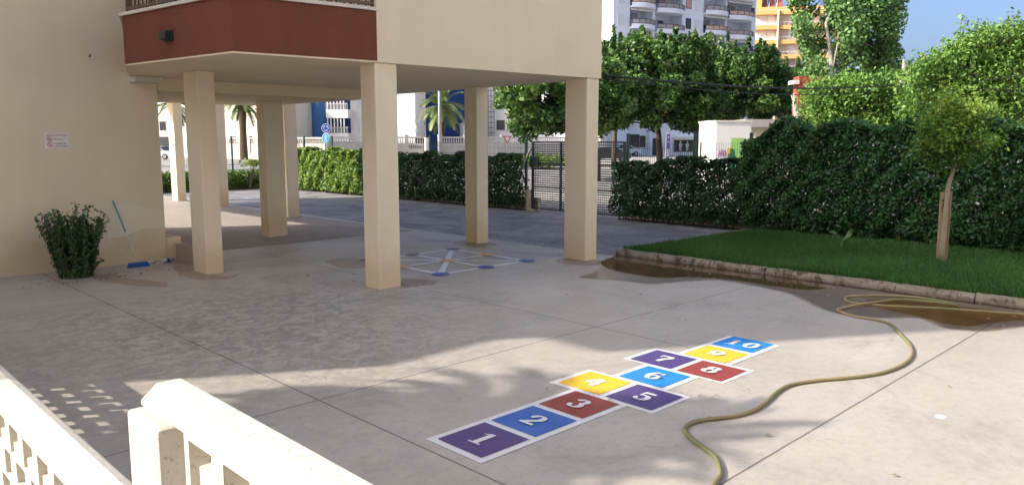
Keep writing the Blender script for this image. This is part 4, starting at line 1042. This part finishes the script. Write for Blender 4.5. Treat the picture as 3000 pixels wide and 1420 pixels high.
# white and blue block with a round stair tower
e=block('white_blue_block','white apartment block with a round blue stair tower and slatted balcony',735,99,-8,16.2,10,13.5,M['w_white'])
def lx(dx,Y0=99,dx0=735,phi=-8): return span(dx0,Y0,phi,dx)
def lz(dy,dx,Y0=99,dx0=735,phi=-8): 
    Yd=Y0+lx(dx,Y0,dx0,phi)*math.sin(R(phi)); return 2.1+(352-dy)/1934*Yd
b=MB(); cx=(lx(789)+lx(832))/2; rr=(lx(832)-lx(789))/2
b.lathe([(rr,2.4),(rr,13.2)],(cx,-.3,0),24); b.build('stair_tower',M['w_blue'],e,smooth=False)
def slab_balcony(x0,x1,z0,z1,dep,rail_h,name='balcony',wall=M['w_white'],railm=M['white_trim'],posts=True):
    b=MB(); b.box(x0,x1,-dep,-.002,z0,z1); o=b.build(name,wall,e)
    b=MB(); 
    if rail_h:
        b.box(x0,x1,-dep,-dep+.05,z1+rail_h-.07,z1+rail_h)
        x=x0+.05
        while x<x1: b.box(x-.02,x+.02,-dep,-dep+.04,z1,z1+rail_h-.07); x+=.18
        c=b.build('railing',railm); c.parent=o
    return o
for zf in (1.5,4.4,7.3,10.2):
    slab_balcony(lx(740),lx(788),zf-.0,zf+1.0,.8,.8)
    slab_balcony(lx(833),lx(886),zf+.45,zf+1.5,1.6,.75)
    b=MB(); x=lx(836)
    while x<lx(880): b.box(x-.06,x+.06,-1.5,-1.38,zf+1.5,zf+3.35); x+=.42
    b.build('louvre',M['w_white'],e)
    b=MB(); b.box(lx(835),lx(882),-.05,-.003,zf+1.5,zf+3.35); b.build('recess',M['w_navy'],e)
    window(e,lx(922)-.2,zf+1.65,1.55,1.6,M['w_cream'],M['shutter'])
    b=MB(); b.box(lx(745),lx(775),-.05,-.003,zf+1.0,zf+2.85); b.build('shutter',M['w_recess'],e)
b=MB(); b.box(lx(946),lx(953),-.25,-.003,-.1,13.3); b.build('pilaster',M['w_blue'],e)
b=MB(); b.box(lx(790),lx(840),-1.9,-1.7,2.0,2.35); b.build('canopy',M['green_metal'],e)
# balcony stack right of the big pillar
e=block('balcony_block','pale block with small white balconies, right of the centre pillar',985,104,-8,3.0,9,13.0,M['w_cream'])
for zf in (-.5,2.55,5.6,8.65):
    slab_balcony(.5,2.7,zf+1.0,zf+1.85,.9,.45,railm=M['w_white'])
    b=MB(); b.box(.9,2.4,-.05,-.003,zf+1.85,zf+3.6); b.build('shutter',M['w_recess'],e)
    b=MB(); b.box(.5,.75,-.9,-.003,zf+1.85,zf+4.05); b.build('fin',M['w_white'],e)
e=block('navy_building','dark navy blue building behind the palm',1028,101,24,9.0,12,13,M['w_navy'])
b=MB(); b.box(7.1,9.6,-1.3,-.002,2.55,4.4); b.build('porch',M['w_white'],e)
b=MB(); b.box(-.05,.0,-.002,11,0,13); b.build('end_wall',M['w_blue'],e)
e=block('white_house','bright white building behind the overhanging tree',1222,106,-20,16,9,14,M['w_white'])
for k in range(4):
    for zf in (3.5,6.6,9.7): window(e,2.2+k*3.6,zf,1.2,1.3,M['w_cream'],M['darkglass'])
b=MB(); x=.3
while x<1.6: b.box(x-.03,x+.03,-.9,-.84,2.2,9); x+=.42
z=2.4
while z<9: b.box(.2,1.7,-.92,-.86,z-.03,z+.03); z+=.7
b.build('grille',M['gate'],e)
e=block('cream_house','cream house with a bright wall behind the left palm',560,99,-30,11,8,7,M['w_cream'])
for k in range(3): window(e,2+k*3,1.2+.0,1.3,1.4,M['w_white'],M['darkglass'])
e=block('grey_house','pale house with a dark gate at the far left street end',380,104,-14,9.0,8,8.5,M['w_white'])
b=MB(); b.box(1.0,2.9,-.06,-.002,0,2.6); b.build('garage_door',M['gate'],e); window(e,2.0,3.4,1.0,1.2,M['w_cream'],M['darkglass']); window(e,4.0,3.4,1.0,1.2,M['w_cream'],M['darkglass'])
b=MB(); b.box(3.1,3.6,-.3,-.002,0,2.9); b.build('pillar',M['w_white'],e)
# tall white tower
TW_Y=108
p,rz=frame(1538,TW_Y,30); e=empty('white_tower_block',p,rz); tag(e,'tall bluish white tower block with curved balconies above the trees','building')
TL=span(1538,TW_Y,30,1886)
def tx(dx): return span(1538,TW_Y,30,dx)
cols=[(tx(1578),tx(1634)),(tx(1640),tx(1706)),(tx(1758),tx(1812)),(tx(1815),tx(1876))]
b=MB(); xs=[0]+[v for c in cols for v in c]+[TL]
for i in range(0,len(xs),2): b.box(xs[i],xs[i+1],0,3,-.1,34)           # solid bays between the loggias
b.box(0,TL,2.4,13,-.1,34); b.build('wall',M['w_tower'],e)
b=MB(); b.box(-.2,TL+.2,-.2,13.2,34,34.5); b.build('roof',M['white_trim'],e)
b=MB(); b.box(-.04,-.002,0,13,0,34); b.build('end_wall',M['w_white'],e)
FH=2.85
for fl in range(3,11):
    z0=fl*FH+.55
    for ci,(a,c) in enumerate(cols):
        if z0<9 and ci<3: continue
        zz=z0+(0.0,-.35,0.1,-.25)[ci]
        n=9; front=[(a+(c-a)*k/n,-(.55+.75*math.sin(math.pi*k/n))) for k in range(n+1)]
        b=MB(); b.prism([(c,2.39),(a,2.39)]+front,zz-.2,zz); b.prism([(p_[0],p_[1]+.0) for p_ in front]+[(p_[0],p_[1]+.10) for p_ in reversed(front)],zz+.002,zz+.42); o=b.build('balcony',M['w_tower'],e)
        b=MB()
        for k in range(n):
            b.bar((*front[k],zz+1.05),(*front[k+1],zz+1.05),.06,.08); b.bar((*front[k],zz+.46),(*front[k+1],zz+.46),.05,.06)
            if k%2==0: b.bar((*front[k],zz+.42),(*front[k],zz+1.08),.05,.05)
        b.bar((*front[n],zz+.42),(*front[n],zz+1.08),.05,.05)
        r1=b.build('railing',M['rail_brown']); r1.parent=o
        b=MB()
        for k in range(n): b.bar((front[k][0],front[k][1]+.03,zz+.76),(front[k+1][0],front[k+1][1]+.03,zz+.76),.02,.5)
        r2=b.build('rail_panel',M['rail_pink'] if (fl*3+ci*5)%7<2 else M['rail_panel']); r2.parent=o
        b=MB(); w=(c-a); kx=a+w*(.55 if ci%2==0 else .6); b.box(kx-.55,kx+.45,2.30,2.395,zz+.02,zz+2.05); b.build('balcony_door',M['darkglass'] if (fl+ci)%3 else M['shutter'],e)
        if (fl+ci)%2==0:
            b=MB(); b.box(a+w*.35,a+w*.62,1.5,1.9,zz+1.55,zz+2.25); b.build('air_conditioner',M['rail_panel'],e)
            b=MB(); b.bar((a+.1,-.2,zz+FH-.45),(c-.1,-.4,zz+FH-.5),.05,.3); b.build('awning_roll',M['w_recess'],e)
    if z0>9:
        window(e,tx(1721),z0+.55,.85,1.35,M['rail_brown'],M['rail_pink'] if fl%2 else M['darkglass']); window(e,tx(1741),z0+.30,1.1,1.5,M['w_tower'],M['shutter']); window(e,tx(1558),z0+.2,1.3,1.5,M['w_tower'],M['shutter'])
    if fl%2: window(e,tx(1880)-.2,z0+.3,.5,1.3,M['rail_brown'],M['darkglass'])
# orange block
OY=150; p,rz=frame(1884,OY,-10); e=empty('orange_apartment_block',p,rz); tag(e,'orange and peach apartment block with solar panels on its roof','building')
def ox_(dx): return span(1884,OY,-10,dx)
oL=ox_(2075); z_top=2.1+(352-34)/1934*OY*.985
mid_=ox_(1944)
b=MB(); b.box(0,oL,1.3,12,-.1,z_top+.4); b.build('wall',M['w_peach'],e)
FO=(z_top-(2.1+(352-62)/1934*OY*.985)); FO=2.72
k=0; z=z_top
while z>3:
    o=None
    b=MB(); b.box(0,mid_-.12,-.1,1.295,z-.75,z); b.box(mid_+.12,oL,.1,1.295,z-.75,z); o=b.build('balcony',M['w_orange'],e)
    if k>0:
        b=MB(); b.box(0,mid_-.12,-.06,-.0,z+.50,z+.57); b.box(mid_+.12,oL,.12,.18,z+.50,z+.57); b.box(0,mid_-.12,-.06,0,z+.06,z+.30)
        x=0
        while x<oL: b.box(x-.02,x+.02,.0 if x<mid_ else .13,.04 if x<mid_ else .17,z+.001,z+.5); x+=.8
        c=b.build('railing',M['w_white']); c.parent=o
    zl=z-FO
    for (x0,x1,mt) in [(1.3,2.5,'shutter'),(2.7,4.0,'shutter'),(mid_+2.1,mid_+3.6,'shutter' if k%2==0 else 'w_blue'),(mid_+4.4,mid_+5.9,'shutter')]:
        if k%3==1 and mt=='w_blue': mt='p_line'
        b=MB(); b.box(x0,x1,1.24,1.298,zl+.02,zl+1.85); b.build('shutter',M[mt] if mt!='w_blue' else M['rail_panel'],e)
    z-=FO; k+=1
b=MB(); b.box(mid_-.12,mid_+.12,-.25,1.29,-.1,z_top+.02); b.build('fin',M['w_peach'],e)
b=MB(); b.box(0,oL,1.25,12,z_top+.402,z_top+.8); b.build('roof',M['w_orange'],e)
b=MB(); b.box(-.2,1.6,2,6,z_top+.8,z_top+5); b.build('stair_head',M['w_orange'],e)
for i,(x0) in enumerate((1.6,3.0,4.4,6.6,8.0)):
    b=MB(); b.loft([(0,0),(1.9,2.2),(1.95,2.15),(.05,-.05)],(x0,2.5,z_top+.9),(x0+1.25,2.5,z_top+.9),(0,1,0),(0,0,1)); o=b.build('solar_panel',M['brick'],e)
    b=MB(); b.bar((x0-.05,2.45,z_top+.85),(x0+.6,4.4,z_top+3.2),.12,.12); c=b.build('panel_strut',M['w_white']); c.parent=o
# shop row
SY=112
p,rz=frame(1540,SY,4); e=empty('shop_row',p,rz); tag(e,'low pale blue shop row in shade beyond the trees','building')
def shx(dx): return span(1540,SY,4,dx)
SL=shx(1808)
b=MB(); b.box(0,SL,0,8,-.1,4.2); b.build('wall',M['w_tower'],e); b=MB(); b.box(-.2,SL+.2,-.2,8.2,4.2,4.5); b.build('roof',M['w_tower'],e)
for dx,w,z,h in ((1566,2.0,1.2,1.7),(1594,1.5,1.2,1.7),(1622,1.4,1.2,1.5)): window(e,shx(dx),z,w,h,M['rail_brown'],M['darkglass'])
b=MB(); b.box(shx(1641),shx(1654),-.08,-.002,0,2.4); b.build('door',M['gate'],e)
b=MB(); b.box(shx(1694),shx(1790),-.06,-.002,.45,2.15); b.build('shop_window',M['darkglass'],e)
for (d0,d1,m) in ((1670,1691,'w_tower'),(1741,1748,'mural_yellow'),(1752,1757,'mural_yellow')):
    b=MB(); b.box(shx(d0),shx(d1),-.16,-.062,.45,2.0); b.build('poster_panel',M[m],e)
b=MB(); b.loft([(0,.35),(-1.6,.05),(-1.6,-.05),(0,.2)],(shx(1690),-.002,2.25),(shx(1795),-.002,2.25),(0,1,0),(0,0,1)); b.build('awning',M['awning'],e)
# mannequins in white dresses before the shop window
for (dx,lab) in ((1712,'leftmost white dressed mannequin in the row before the dark shop window'),(1729,'second white dressed mannequin from the left before the shop window'),(1769,'white dressed mannequin to the right of the fence post before the shop'),(1786,'rightmost pale mannequin half hidden by the dark panel of the shop')):
    p=at(dx,352,SY+.2); q=empty('mannequin',(p.x,p.y,0)); tag(q,lab,'mannequin','mannequins in white outside the shop')
    b=MB(); b.lathe([(.03,0.6),(.17,.62),(.16,1.0),(.24,1.35),(.29,1.52),(.24,1.62),(.08,1.68)],(0,0,0),10); b.build('dress',M['dress'],q,smooth=True)
    b=MB(); b.lathe([(.06,1.68),(.07,1.74),(.12,1.82),(.13,1.92),(.08,2.02),(.01,2.05)],(0,0,0),10); b.build('head',M['s_white'],q,smooth=True)
    b=MB(); b.tube([(0,0,0),(0,0,.62)],.03,6); b.lathe([(.2,0),(.2,.03)],(0,0,0),10); b.build('stand',M['galv'],q)
# transformer hut with mural
KY=34; p0=ground_at(1801,KY); rzk=R(4)-YAW; e=empty('transformer_hut',p0,rzk); tag(e,'white transformer hut with a green mural and pink graffiti','hut')
KL=span(1801,KY,4,1888); kz=2.1+(352-307)/1934*KY
def kx(dx): return span(1801,KY,4,dx)
def kzz(dy): return 2.1+(352-dy)/1934*KY
b=MB(); b.box(0,KL,0,2.4,-.05,kz); b.build('wall',M['w_white'],e)
b=MB(); b.box(-.04,KL+.03,-.04,2.45,kz,kz+.08); b.build('roof',M['white_trim'],e)
def mural(pts,m,y,name):
    b=MB(); n=len(pts); P=[(kx(a),kzz(c)) for a,c in pts]
    b.add([(x,y,z) for x,z in P]+[(x,-.001,z) for x,z in P],[tuple(range(n-1,-1,-1))]+[(i,(i+1)%n,(i+1)%n+n,i+n) for i in range(n)]); b.build(name,M[m],e)
mural([(1839,346),(1875,346),(1878,352),(1886,360),(1886,430),(1839,430)],'mural_green',-.004,'mural')
mural([(1833,376),(1840,371),(1847,376),(1850,388),(1850,430),(1833,430)],'mural_dark',-.010,'mural_figure')
mural([(1829,375),(1834,368),(1839,372),(1837,384),(1832,386)],'mural_yellow',-.013,'mural_flame')
mural([(1864,366),(1872,362),(1878,372),(1872,380),(1865,378)],'mural_blue',-.013,'mural_cloud')
b=MB(); q=[(1808,392),(1811,377),(1814,390),(1817,376),(1820,391),(1823,377),(1826,379),(1827,390),(1809,385),(1826,384)]
for i in range(len(q)-1): b.bar((kx(q[i][0]),-.006-.001*i,kzz(q[i][1])),(kx(q[i+1][0]),-.006-.001*i,kzz(q[i+1][1])),.008,.05)
b.build('graffiti',M['mural_pink'],e)
p=at(1790,352,36); b=MB(); b.box(-.45,.45,-.2,.25,-.05,2.05); o=b.build('panel',M['gate']); e=empty('advert_panel',(p.x,p.y,0),R(20)-YAW); o.parent=e; tag(e,'dark advertising panel standing left of the white hut','panel')
b=MB(); b.box(.46,.52,-.22,.27,-.05,2.08); b.build('edge_frame',M['galv'],e)
# grey canopy building behind the hedge
CY=38; p,rz=frame(1884,CY,2); e=empty('flat_roofed_shelter',p,rz); tag(e,'flat grey concrete roofed shelter right of the white hut','shelter')
cz=2.1+(352-300)/1934*CY; CL=span(1884,CY,2,2075)
b=MB(); b.box(-.2,CL,0,4,cz-.38,cz); b.build('roof',M['greyplinth'],e); b=MB(); b.box(.1,CL-.3,.6,3.6,-.05,cz-.382); b.build('wall',M['plaster'],e)
# red wall, white cap and dead trunk
p,rz=frame(2003,41,0); e=empty('red_chimney_wall',p,rz); tag(e,'brick red masonry pier rising behind the dead trunk','pier')
b=MB(); b.box(0,1.25,0,.8,-.05,2.1+(352-195)/1934*41); b.build('shaft',M['w_red'],e); b=MB(); b.box(-.32,.0,-.05,.7,2.1+(352-214)/1934*41,2.1+(352-205)/1934*41); b.build('ledge',M['white_trim'],e)
q0=at(2007,352,36.5); b=MB(); P_=[(q0.x,q0.y,0)]+[at(x,y,36.5) for x,y in ((2008,310),(2003,285),(2000,262),(1997,235))]
b.tube(P_,[.17,.16,.14,.11,.05],8); b.tube([at(2008,295,36.5),at(2014,268,36.5),at(2019,255,36.5)],[.10,.08,.03],6); b.tube([at(2002,275,36.5),at(1994,250,36.5),at(1990,238,36.5)],[.06,.04,.015],5); b.tube([at(2006,300,36.5),at(1996,288,36.5)],[.05,.02],5)
tag(b.build('dead_tree',M['deadbark'],loc=(q0.x,q0.y,0),smooth=True),'bleached dead tree trunk with broken stubs before the red pier','dead tree')
for (dx,d0,d1,lab) in ((2276,148,235,'pale broken stump standing in the gap of sky beside the vines'),):
    q0=ground_at(dx,33); b=MB(); b.tube([q0,at(dx+1,d1,33),at(dx-1,d0+20,33),at(dx-3,d0,33)],[.16,.13,.10,.03],7); b.tube([at(dx,d0+40,33),at(dx+7,d0+8,33)],[.08,.03],5); tag(b.build('dead_stump',M['deadbark'],loc=q0),lab,'dead tree')
# totem
p=ground_at(1679,40); e=empty('street_totem',p,R(12)-YAW); tag(e,'slim violet and white street totem beside the tree trunk','totem')
zt=2.1+(352-331)/1934*40
b=MB(); b.box(-.10,-.055,-.08,.08,-.05,zt); b.build('white_edge',M['totem_w'],e,bevel=.01); b=MB(); b.box(-.054,.11,-.07,.07,-.05,zt-.12); b.build('panel',M['totem'],e); b=MB(); b.box(-.054,.11,-.08,.08,zt-.119,zt); b.build('cap',M['totem_w'],e,bevel=.01)
for dz in (.28,.52): b=MB(); ring(b,(.028,zt-dz),.0,.045,-.074,12); b.build('symbol',M['totem_w'],e)
b=MB(); b.box(-.03,.09,-.0745,-.0705,zt-1.25,zt-.85); b.build('notice',M['totem_w'],e)
# traffic signs
def disc(mb,r,y,n=24,sx=1,sz=1,c=(0,0)): mb.add([(c[0]+r*sx*math.cos(2*math.pi*k/n),y,c[1]+r*sz*math.sin(2*math.pi*k/n)) for k in range(n)],[tuple(range(n-1,-1,-1))])
SYd=62; p=ground_at(821,SYd); e=empty('roundabout_sign',p,R(-3)-YAW); tag(e,'blue roundabout sign above a light blue cycle track sign on one pole','traffic sign')
zc=2.1+(352-322)/1934*SYd; b=MB(); b.tube([(0,.05,0),(0,.05,zc+.3)],.04,8); b.build('pole',M['galv'],e)
b=MB(); ring(b,(0,zc),.0,.36,-.001,28); b.build('roundabout_disc',M['s_white'],e); b=MB(); disc(b,.33,-.006,28,c=(0,zc)); o=b.build('blue_face',M['s_blue'],e)
b=MB()
for a0 in (100,220,340):
    for k in range(6):
        a,c=R(a0+k*12),R(a0+(k+1)*12); b.add([(.15*math.cos(a),-.011,zc+.15*math.sin(a)),(.22*math.cos(a),-.011,zc+.22*math.sin(a)),(.22*math.cos(c),-.011,zc+.22*math.sin(c)),(.15*math.cos(c),-.011,zc+.15*math.sin(c))],[(0,3,2,1),(0,1,2,3)])
    a=R(a0+72); c=R(a0+100); b.add([(.10*math.cos(a),-.012,zc+.10*math.sin(a)),(.27*math.cos(a),-.012,zc+.27*math.sin(a)),(.185*math.cos(c),-.012,zc+.185*math.sin(c))],[(0,1,2),(2,1,0)])
o=b.build('arrow',M['s_white'],e)
zc2=zc-.80; b=MB(); disc(b,.34,-.004,24,.9,1.25,c=(-.05,zc2)); b.build('cycle_disc',M['s_white'],e); b=MB(); disc(b,.31,-.009,24,.9,1.25,c=(-.05,zc2)); b.build('cyan_face',M['s_cyan'],e)
b=MB(); ring(b,(-.05,zc2+.15),.07,.105,-.014,14); ring(b,(-.05,zc2-.16),.07,.105,-.014,14); b.bar((-.05,-.015,zc2-.12),(-.12,-.015,zc2),.004,.03); b.bar((-.12,-.016,zc2),(.02,-.016,zc2+.05),.004,.03); b.bar((.02,-.015,zc2+.05),(-.05,-.015,zc2+.15),.004,.03); b.build('bicycle_symbol',M['s_white'],e)
p=ground_at(1276,58); e=empty('yield_sign',p,R(4)-YAW); tag(e,'red and white yield triangle sign in front of the street wall','traffic sign'); zc=2.1+(352-348)/1934*58
b=MB(); b.tube([(-.05,.03,0),(-.05,.03,zc+.2)],.028,8); b.build('pole',M['galv'],e)
def tri(mb,s,y): mb.add([(-s,y,zc+s*.62),(s,y,zc+s*.62),(0,y,zc-s*1.1)],[(0,2,1),(0,1,2)])
b=MB(); tri(b,.34,-.002); b.build('red_triangle',M['s_red'],e); b=MB(); tri(b,.22,-.008); b.build('white_triangle',M['s_white'],e)
# lamp posts
p=ground_at(1107,48); e=empty('lamp_post',p,0); tag(e,'tall galvanised steel lamp post in front of the palm','lamp post'); b=MB(); b.tube([(0,0,0),(0,0,4),(0,0,9.2)],[.12,.10,.06],12); b.build('column',M['galv'],e,smooth=True)
b=MB(); b.tube([(0,0,9.2),(.4,-.3,9.5),(1.2,-.9,9.55)],.035,8); b.build('arm',M['galv'],e); b=MB(); b.obox((1.4,-1.05,9.55),(.8,-.6,0),(.6,.8,0),(0,0,1),.3,.12,.06); b.build('lantern',M['galv'],e); b=MB(); b.lathe([(.16,-.02),(.16,.35),(.13,.4)],(0,0,0),12); b.build('base_sleeve',M['galv'],e)
p=ground_at(1046,84); e=empty('globe_lamp',p,0); tag(e,'white globe garden lamp on a short pole behind the street wall','lamp'); zc=2.1+(352-324)/1934*84
b=MB(); b.lathe([(.05,-.36),(.22,-.28),(.34,0),(.22,.28),(.05,.35)],(0,0,zc),14); b.build('globe',M['s_white'],e,smooth=True); b=MB(); b.tube([(0,0,0),(0,0,zc-.33)],.05,8); b.build('pole',M['s_white'],e)
# palms
def palm(name,label,base,zc,nf,L,seed,droop=1.0,trunkr=.28):
    r=random.Random(seed); base=Vector(base); e=empty(name,base); tag(e,label,'palm tree')
    b=MB(); b.tube([(0,0,-.1),(0,0,zc*.5),(.05,0,zc-.3),(.05,0,zc+.05)],[trunkr*1.1,trunkr*.9,trunkr,trunkr*1.25],12)
    for k in range(46):
        a=r.uniform(0,6.28); z=zc-.1-r.random()*1.0; b.bar((math.cos(a)*trunkr*.9,math.sin(a)*trunkr*.9,z),(math.cos(a)*trunkr*1.5,math.sin(a)*trunkr*1.5,z+.22),.10,.05)
    b.build('trunk',M['palmbark'],e)
    V=[];T=[]; rb=MB()
    for i in range(nf):
        a=i*2.39996+r.uniform(-.2,.2); el=R(r.uniform(-38,78)); Lf=L*r.uniform(.8,1.1)
        d=Vector((math.cos(a)*math.cos(el),math.sin(a)*math.cos(el),math.sin(el))); p=Vector((.05,0,zc)); n=15; pts=[p]
        for k in range(n):
            d=(d+Vector((0,0,-.115*droop*(.5+k/n)))).normalized(); p=p+d*Lf/n; pts.append(p)
        rb.tube(pts[:-1],[.03*(1-k/(n+1))+.005 for k in range(n)],4)
        tone=r.random()
        for k in range(2,len(pts)-1):
            t=(pts[k+1]-pts[k-1]).normalized(); s=t.cross(Vector((0,0,1))); s=s.normalized() if s.length>.05 else Vector((1,0,0)); u=s.cross(t)
            ll=Lf*.19*math.sin(math.pi*min(1,.16+.84*k/n))**.5
            for h in range(3):
                o=pts[k].lerp(pts[k+1],h/3)
                for sg in (-1,1):
                    tip=o+(s*sg*.78+t*.55+u*(.22-.35*r.random())+Vector((0,0,-.25)))*ll*r.uniform(.8,1.1)
                    w=t*.035*L/2.4
                    V.append((o-w,o+w,tip)); T.append(min(1,max(0,.6*tone+.5*r.random())))
    rb.build('frond_rib',M['palm_rib'],e)
    n=len(V); me=bpy.data.meshes.new('fronds'); me.from_pydata([q.to_tuple() for tr in V for q in tr],[],[(3*i,3*i+1,3*i+2) for i in range(n)])
    a_=me.attributes.new('tone','FLOAT','FACE'); a_.data.foreach_set('value',np.asarray(T,np.float32)); me.materials.append(M['palm']); me.update()
    o=bpy.data.objects.new('fronds',me); col.objects.link(o); o.parent=e; return e
M['palm_rib']=simple('palm_rib',(.22,.24,.10),.6)
palm('palm_tree','palm with arching fronds in front of the dark navy building',ground_at(1112,86),2.1+(352-268)/1934*86,46,3.6,51,trunkr=.34)
palm('palm_tree','stout trunked palm seen between the left pillars',ground_at(612,88),2.1+(352-262)/1934*88,34,3.2,52,1.1,trunkr=.42)
palm('palm_tree','palm whose fronds hang at the far left gap beside the wall',ground_at(437,74),2.1+(352-262)/1934*74,36,2.9,53,.9)
# bright verge planting across the street
p=ground_at(1372,60); e=empty('verge_hedge',p,0); tag(e,'low bright green sunlit verge planting beyond the gate','hedge'); P=[]
for k in range(3800): P.append((RNG.normal()*1.1+ (RNG.random()-.5)*2.4,RNG.normal()*.6-(RNG.random()-.5)*2.4,abs(RNG.normal())*.35+.15))
leaves('foliage',P,.22,M['hedge_l'],e,up=.7)
# cars
def car(name,label,loc,rz,paint):
    e=empty(name,loc,rz); tag(e,label,'car')
    prof=[(-2.05,.32),(-2.1,.62),(-2.0,.86),(-1.2,.95),(-.65,1.38),(.1,1.46),(1.0,1.42),(1.75,1.02),(2.05,.92),(2.1,.55),(2.02,.32)]
    b=MB(); b.loft([(x,z) for x,z in prof],(0,-.82,0),(0,.82,0),(1,0,0),(0,0,1)); b.build('body',paint,e,bevel=.07)
    for s in (-1,1):
        b=MB(); b.loft([(-1.0,.98),(-.56,1.33),(.1,1.39),(.1,.98)],(0,s*.822,0),(0,s*.832,0),(1,0,0),(0,0,1)); b.build('side_window',M['darkglass'],e)
        b=MB(); b.loft([(.2,.98),(.2,1.39),(.95,1.35),(1.5,1.02)],(0,s*.822,0),(0,s*.832,0),(1,0,0),(0,0,1)); b.build('side_window',M['darkglass'],e)
        for x in (-1.3,1.28):
            w=MB(); w.tube([(x,s*.66,.31),(x,s*.855,.31)],.31,18); o=w.build('wheel',M['tyre'],e); w=MB(); w.tube([(x,s*.85,.31),(x,s*.865,.31)],.19,14); c=w.build('rim',M['rim']); c.parent=o
        b=MB(); b.obox((-2.06,s*.6,.68),(1,0,0),(0,1,0),(0,0,1),.05,.16,.07); b.build('headlight',M['lens'],e)
        b=MB(); b.obox((2.06,s*.62,.74),(1,0,0),(0,1,0),(0,0,1),.05,.13,.09); b.build('tail_light',M['s_red'],e)
    b=MB(); b.loft([(-1.17,.965),(-.655,1.385),(-.66,1.40),(-1.19,.975)],(0,-.68,0),(0,.68,0),(1,0,0),(0,0,1)); b.build('windscreen',M['darkglass'],e)
    return e
car('parked_car','white car parked at the end of the street left of the first pillar',ground_at(396,88),R(172)-YAW,M['car_w'])
car('parked_car','white car parked before the shop row behind the green fence post',ground_at(1574,108),R(186)-YAW,M['car_w'])
car('parked_car','dark car in the shade seen through the sliding gate',ground_at(1534,78),R(180)-YAW,M['car_k'])
# far hill
b=MB(); b.prism([(x,y) for x,y in [(ground_at(2050,900)).to_tuple()[:2],(ground_at(2700,900)).to_tuple()[:2],(ground_at(2700,1000)).to_tuple()[:2],(ground_at(2050,1000)).to_tuple()[:2]]],-1,55)
b=MB(); hp=[]
for k in range(30):
    dx=2040+k*24; hgt=(112+14*math.sin(k*.5)+9*math.sin(k*1.3))*.86; hp.append((ground_at(dx,900),hgt))
vs=[(p.x,p.y,-5) for p,h in hp]+[(p.x,p.y,h*.45) for p,h in hp]+[(p.x*1.15,p.y*1.15,h) for p,h in hp]+[(p.x*1.6,p.y*1.6,-5) for p,h in hp]
n=30; b.add(vs,[(r*n+i,r*n+i+1,(r+1)*n+i+1,(r+1)*n+i) for r in range(3) for i in range(n-1)])
tag(b.build('hills',M['hill']),kind='structure')

# ------------------------------------------------------------------ light: palms out of the picture on the sunny side throw the frond shadows
EL=R(32); SD=Vector((-.85,.527,0)).normalized(); SUN=Vector((SD.x*math.cos(EL),SD.y*math.cos(EL),math.sin(EL)))
def shade_palm(label,cx,cy,h,L,seed,nf=30):
    t=h/math.tan(EL); X=cx*SA*0; 
    w=Vector((cx*CA+cy*SA,-cx*SA+cy*CA,0))+SD*t
    palm('garden_palm',label,w,h,nf,L,seed,1.1,.17)
shade_palm('slim garden palm left of the stairs, leftmost of five',-1.15,5.25,5.2,1.35,61,78)
shade_palm('tall garden palm in the middle of the five by the stairs',-.62,5.62,5.7,1.4,62,84)
shade_palm('garden palm nearest the terrace wall',-.75,4.75,5.5,1.4,63,78)
shade_palm('garden palm with the shortest fronds of the five',.42,5.25,5.9,1.2,64,64)
shade_palm('rightmost garden palm of the five by the stairs',-1.5,4.5,5.4,1.3,65,64)

# ------------------------------------------------------------------ world, sun, camera
w=bpy.data.worlds.new('World'); sc.world=w; w.use_nodes=True; nt=w.node_tree
sky=nt.nodes.new('ShaderNodeTexSky'); sky.sky_type='NISHITA'; sky.sun_disc=False; sky.sun_elevation=EL; sky.sun_rotation=math.atan2(SUN.x,SUN.y); sky.altitude=10; sky.air_density=.6; sky.dust_density=5.0; sky.ozone_density=3.0
bg=nt.nodes['Background']; bg.inputs[1].default_value=.1; nt.links.new(sky.outputs[0],bg.inputs[0])
ld=bpy.data.lights.new('sun','SUN'); ld.energy=2.2; ld.angle=R(.5); ld.color=(1,.93,.82)
lo=bpy.data.objects.new('sun',ld); col.objects.link(lo); lo.rotation_euler=SUN.to_track_quat('Z','Y').to_euler(); lo.location=(0,0,30)
cd=bpy.data.cameras.new('camera'); cam=bpy.data.objects.new('camera',cd); col.objects.link(cam); sc.camera=cam
cam.location=(0,0,H); cam.rotation_euler=(R(90)-PITCH,0,-YAW); cd.sensor_width=36; cd.lens=F/3000*36; cd.clip_start=.05; cd.clip_end=3000
sc.view_settings.view_transform='Standard'; sc.view_settings.look='None'; sc.view_settings.gamma=1; sc.view_settings.exposure=1.65
sc.cycles.max_bounces=8; sc.cycles.transparent_max_bounces=12; sc.cycles.diffuse_bounces=5
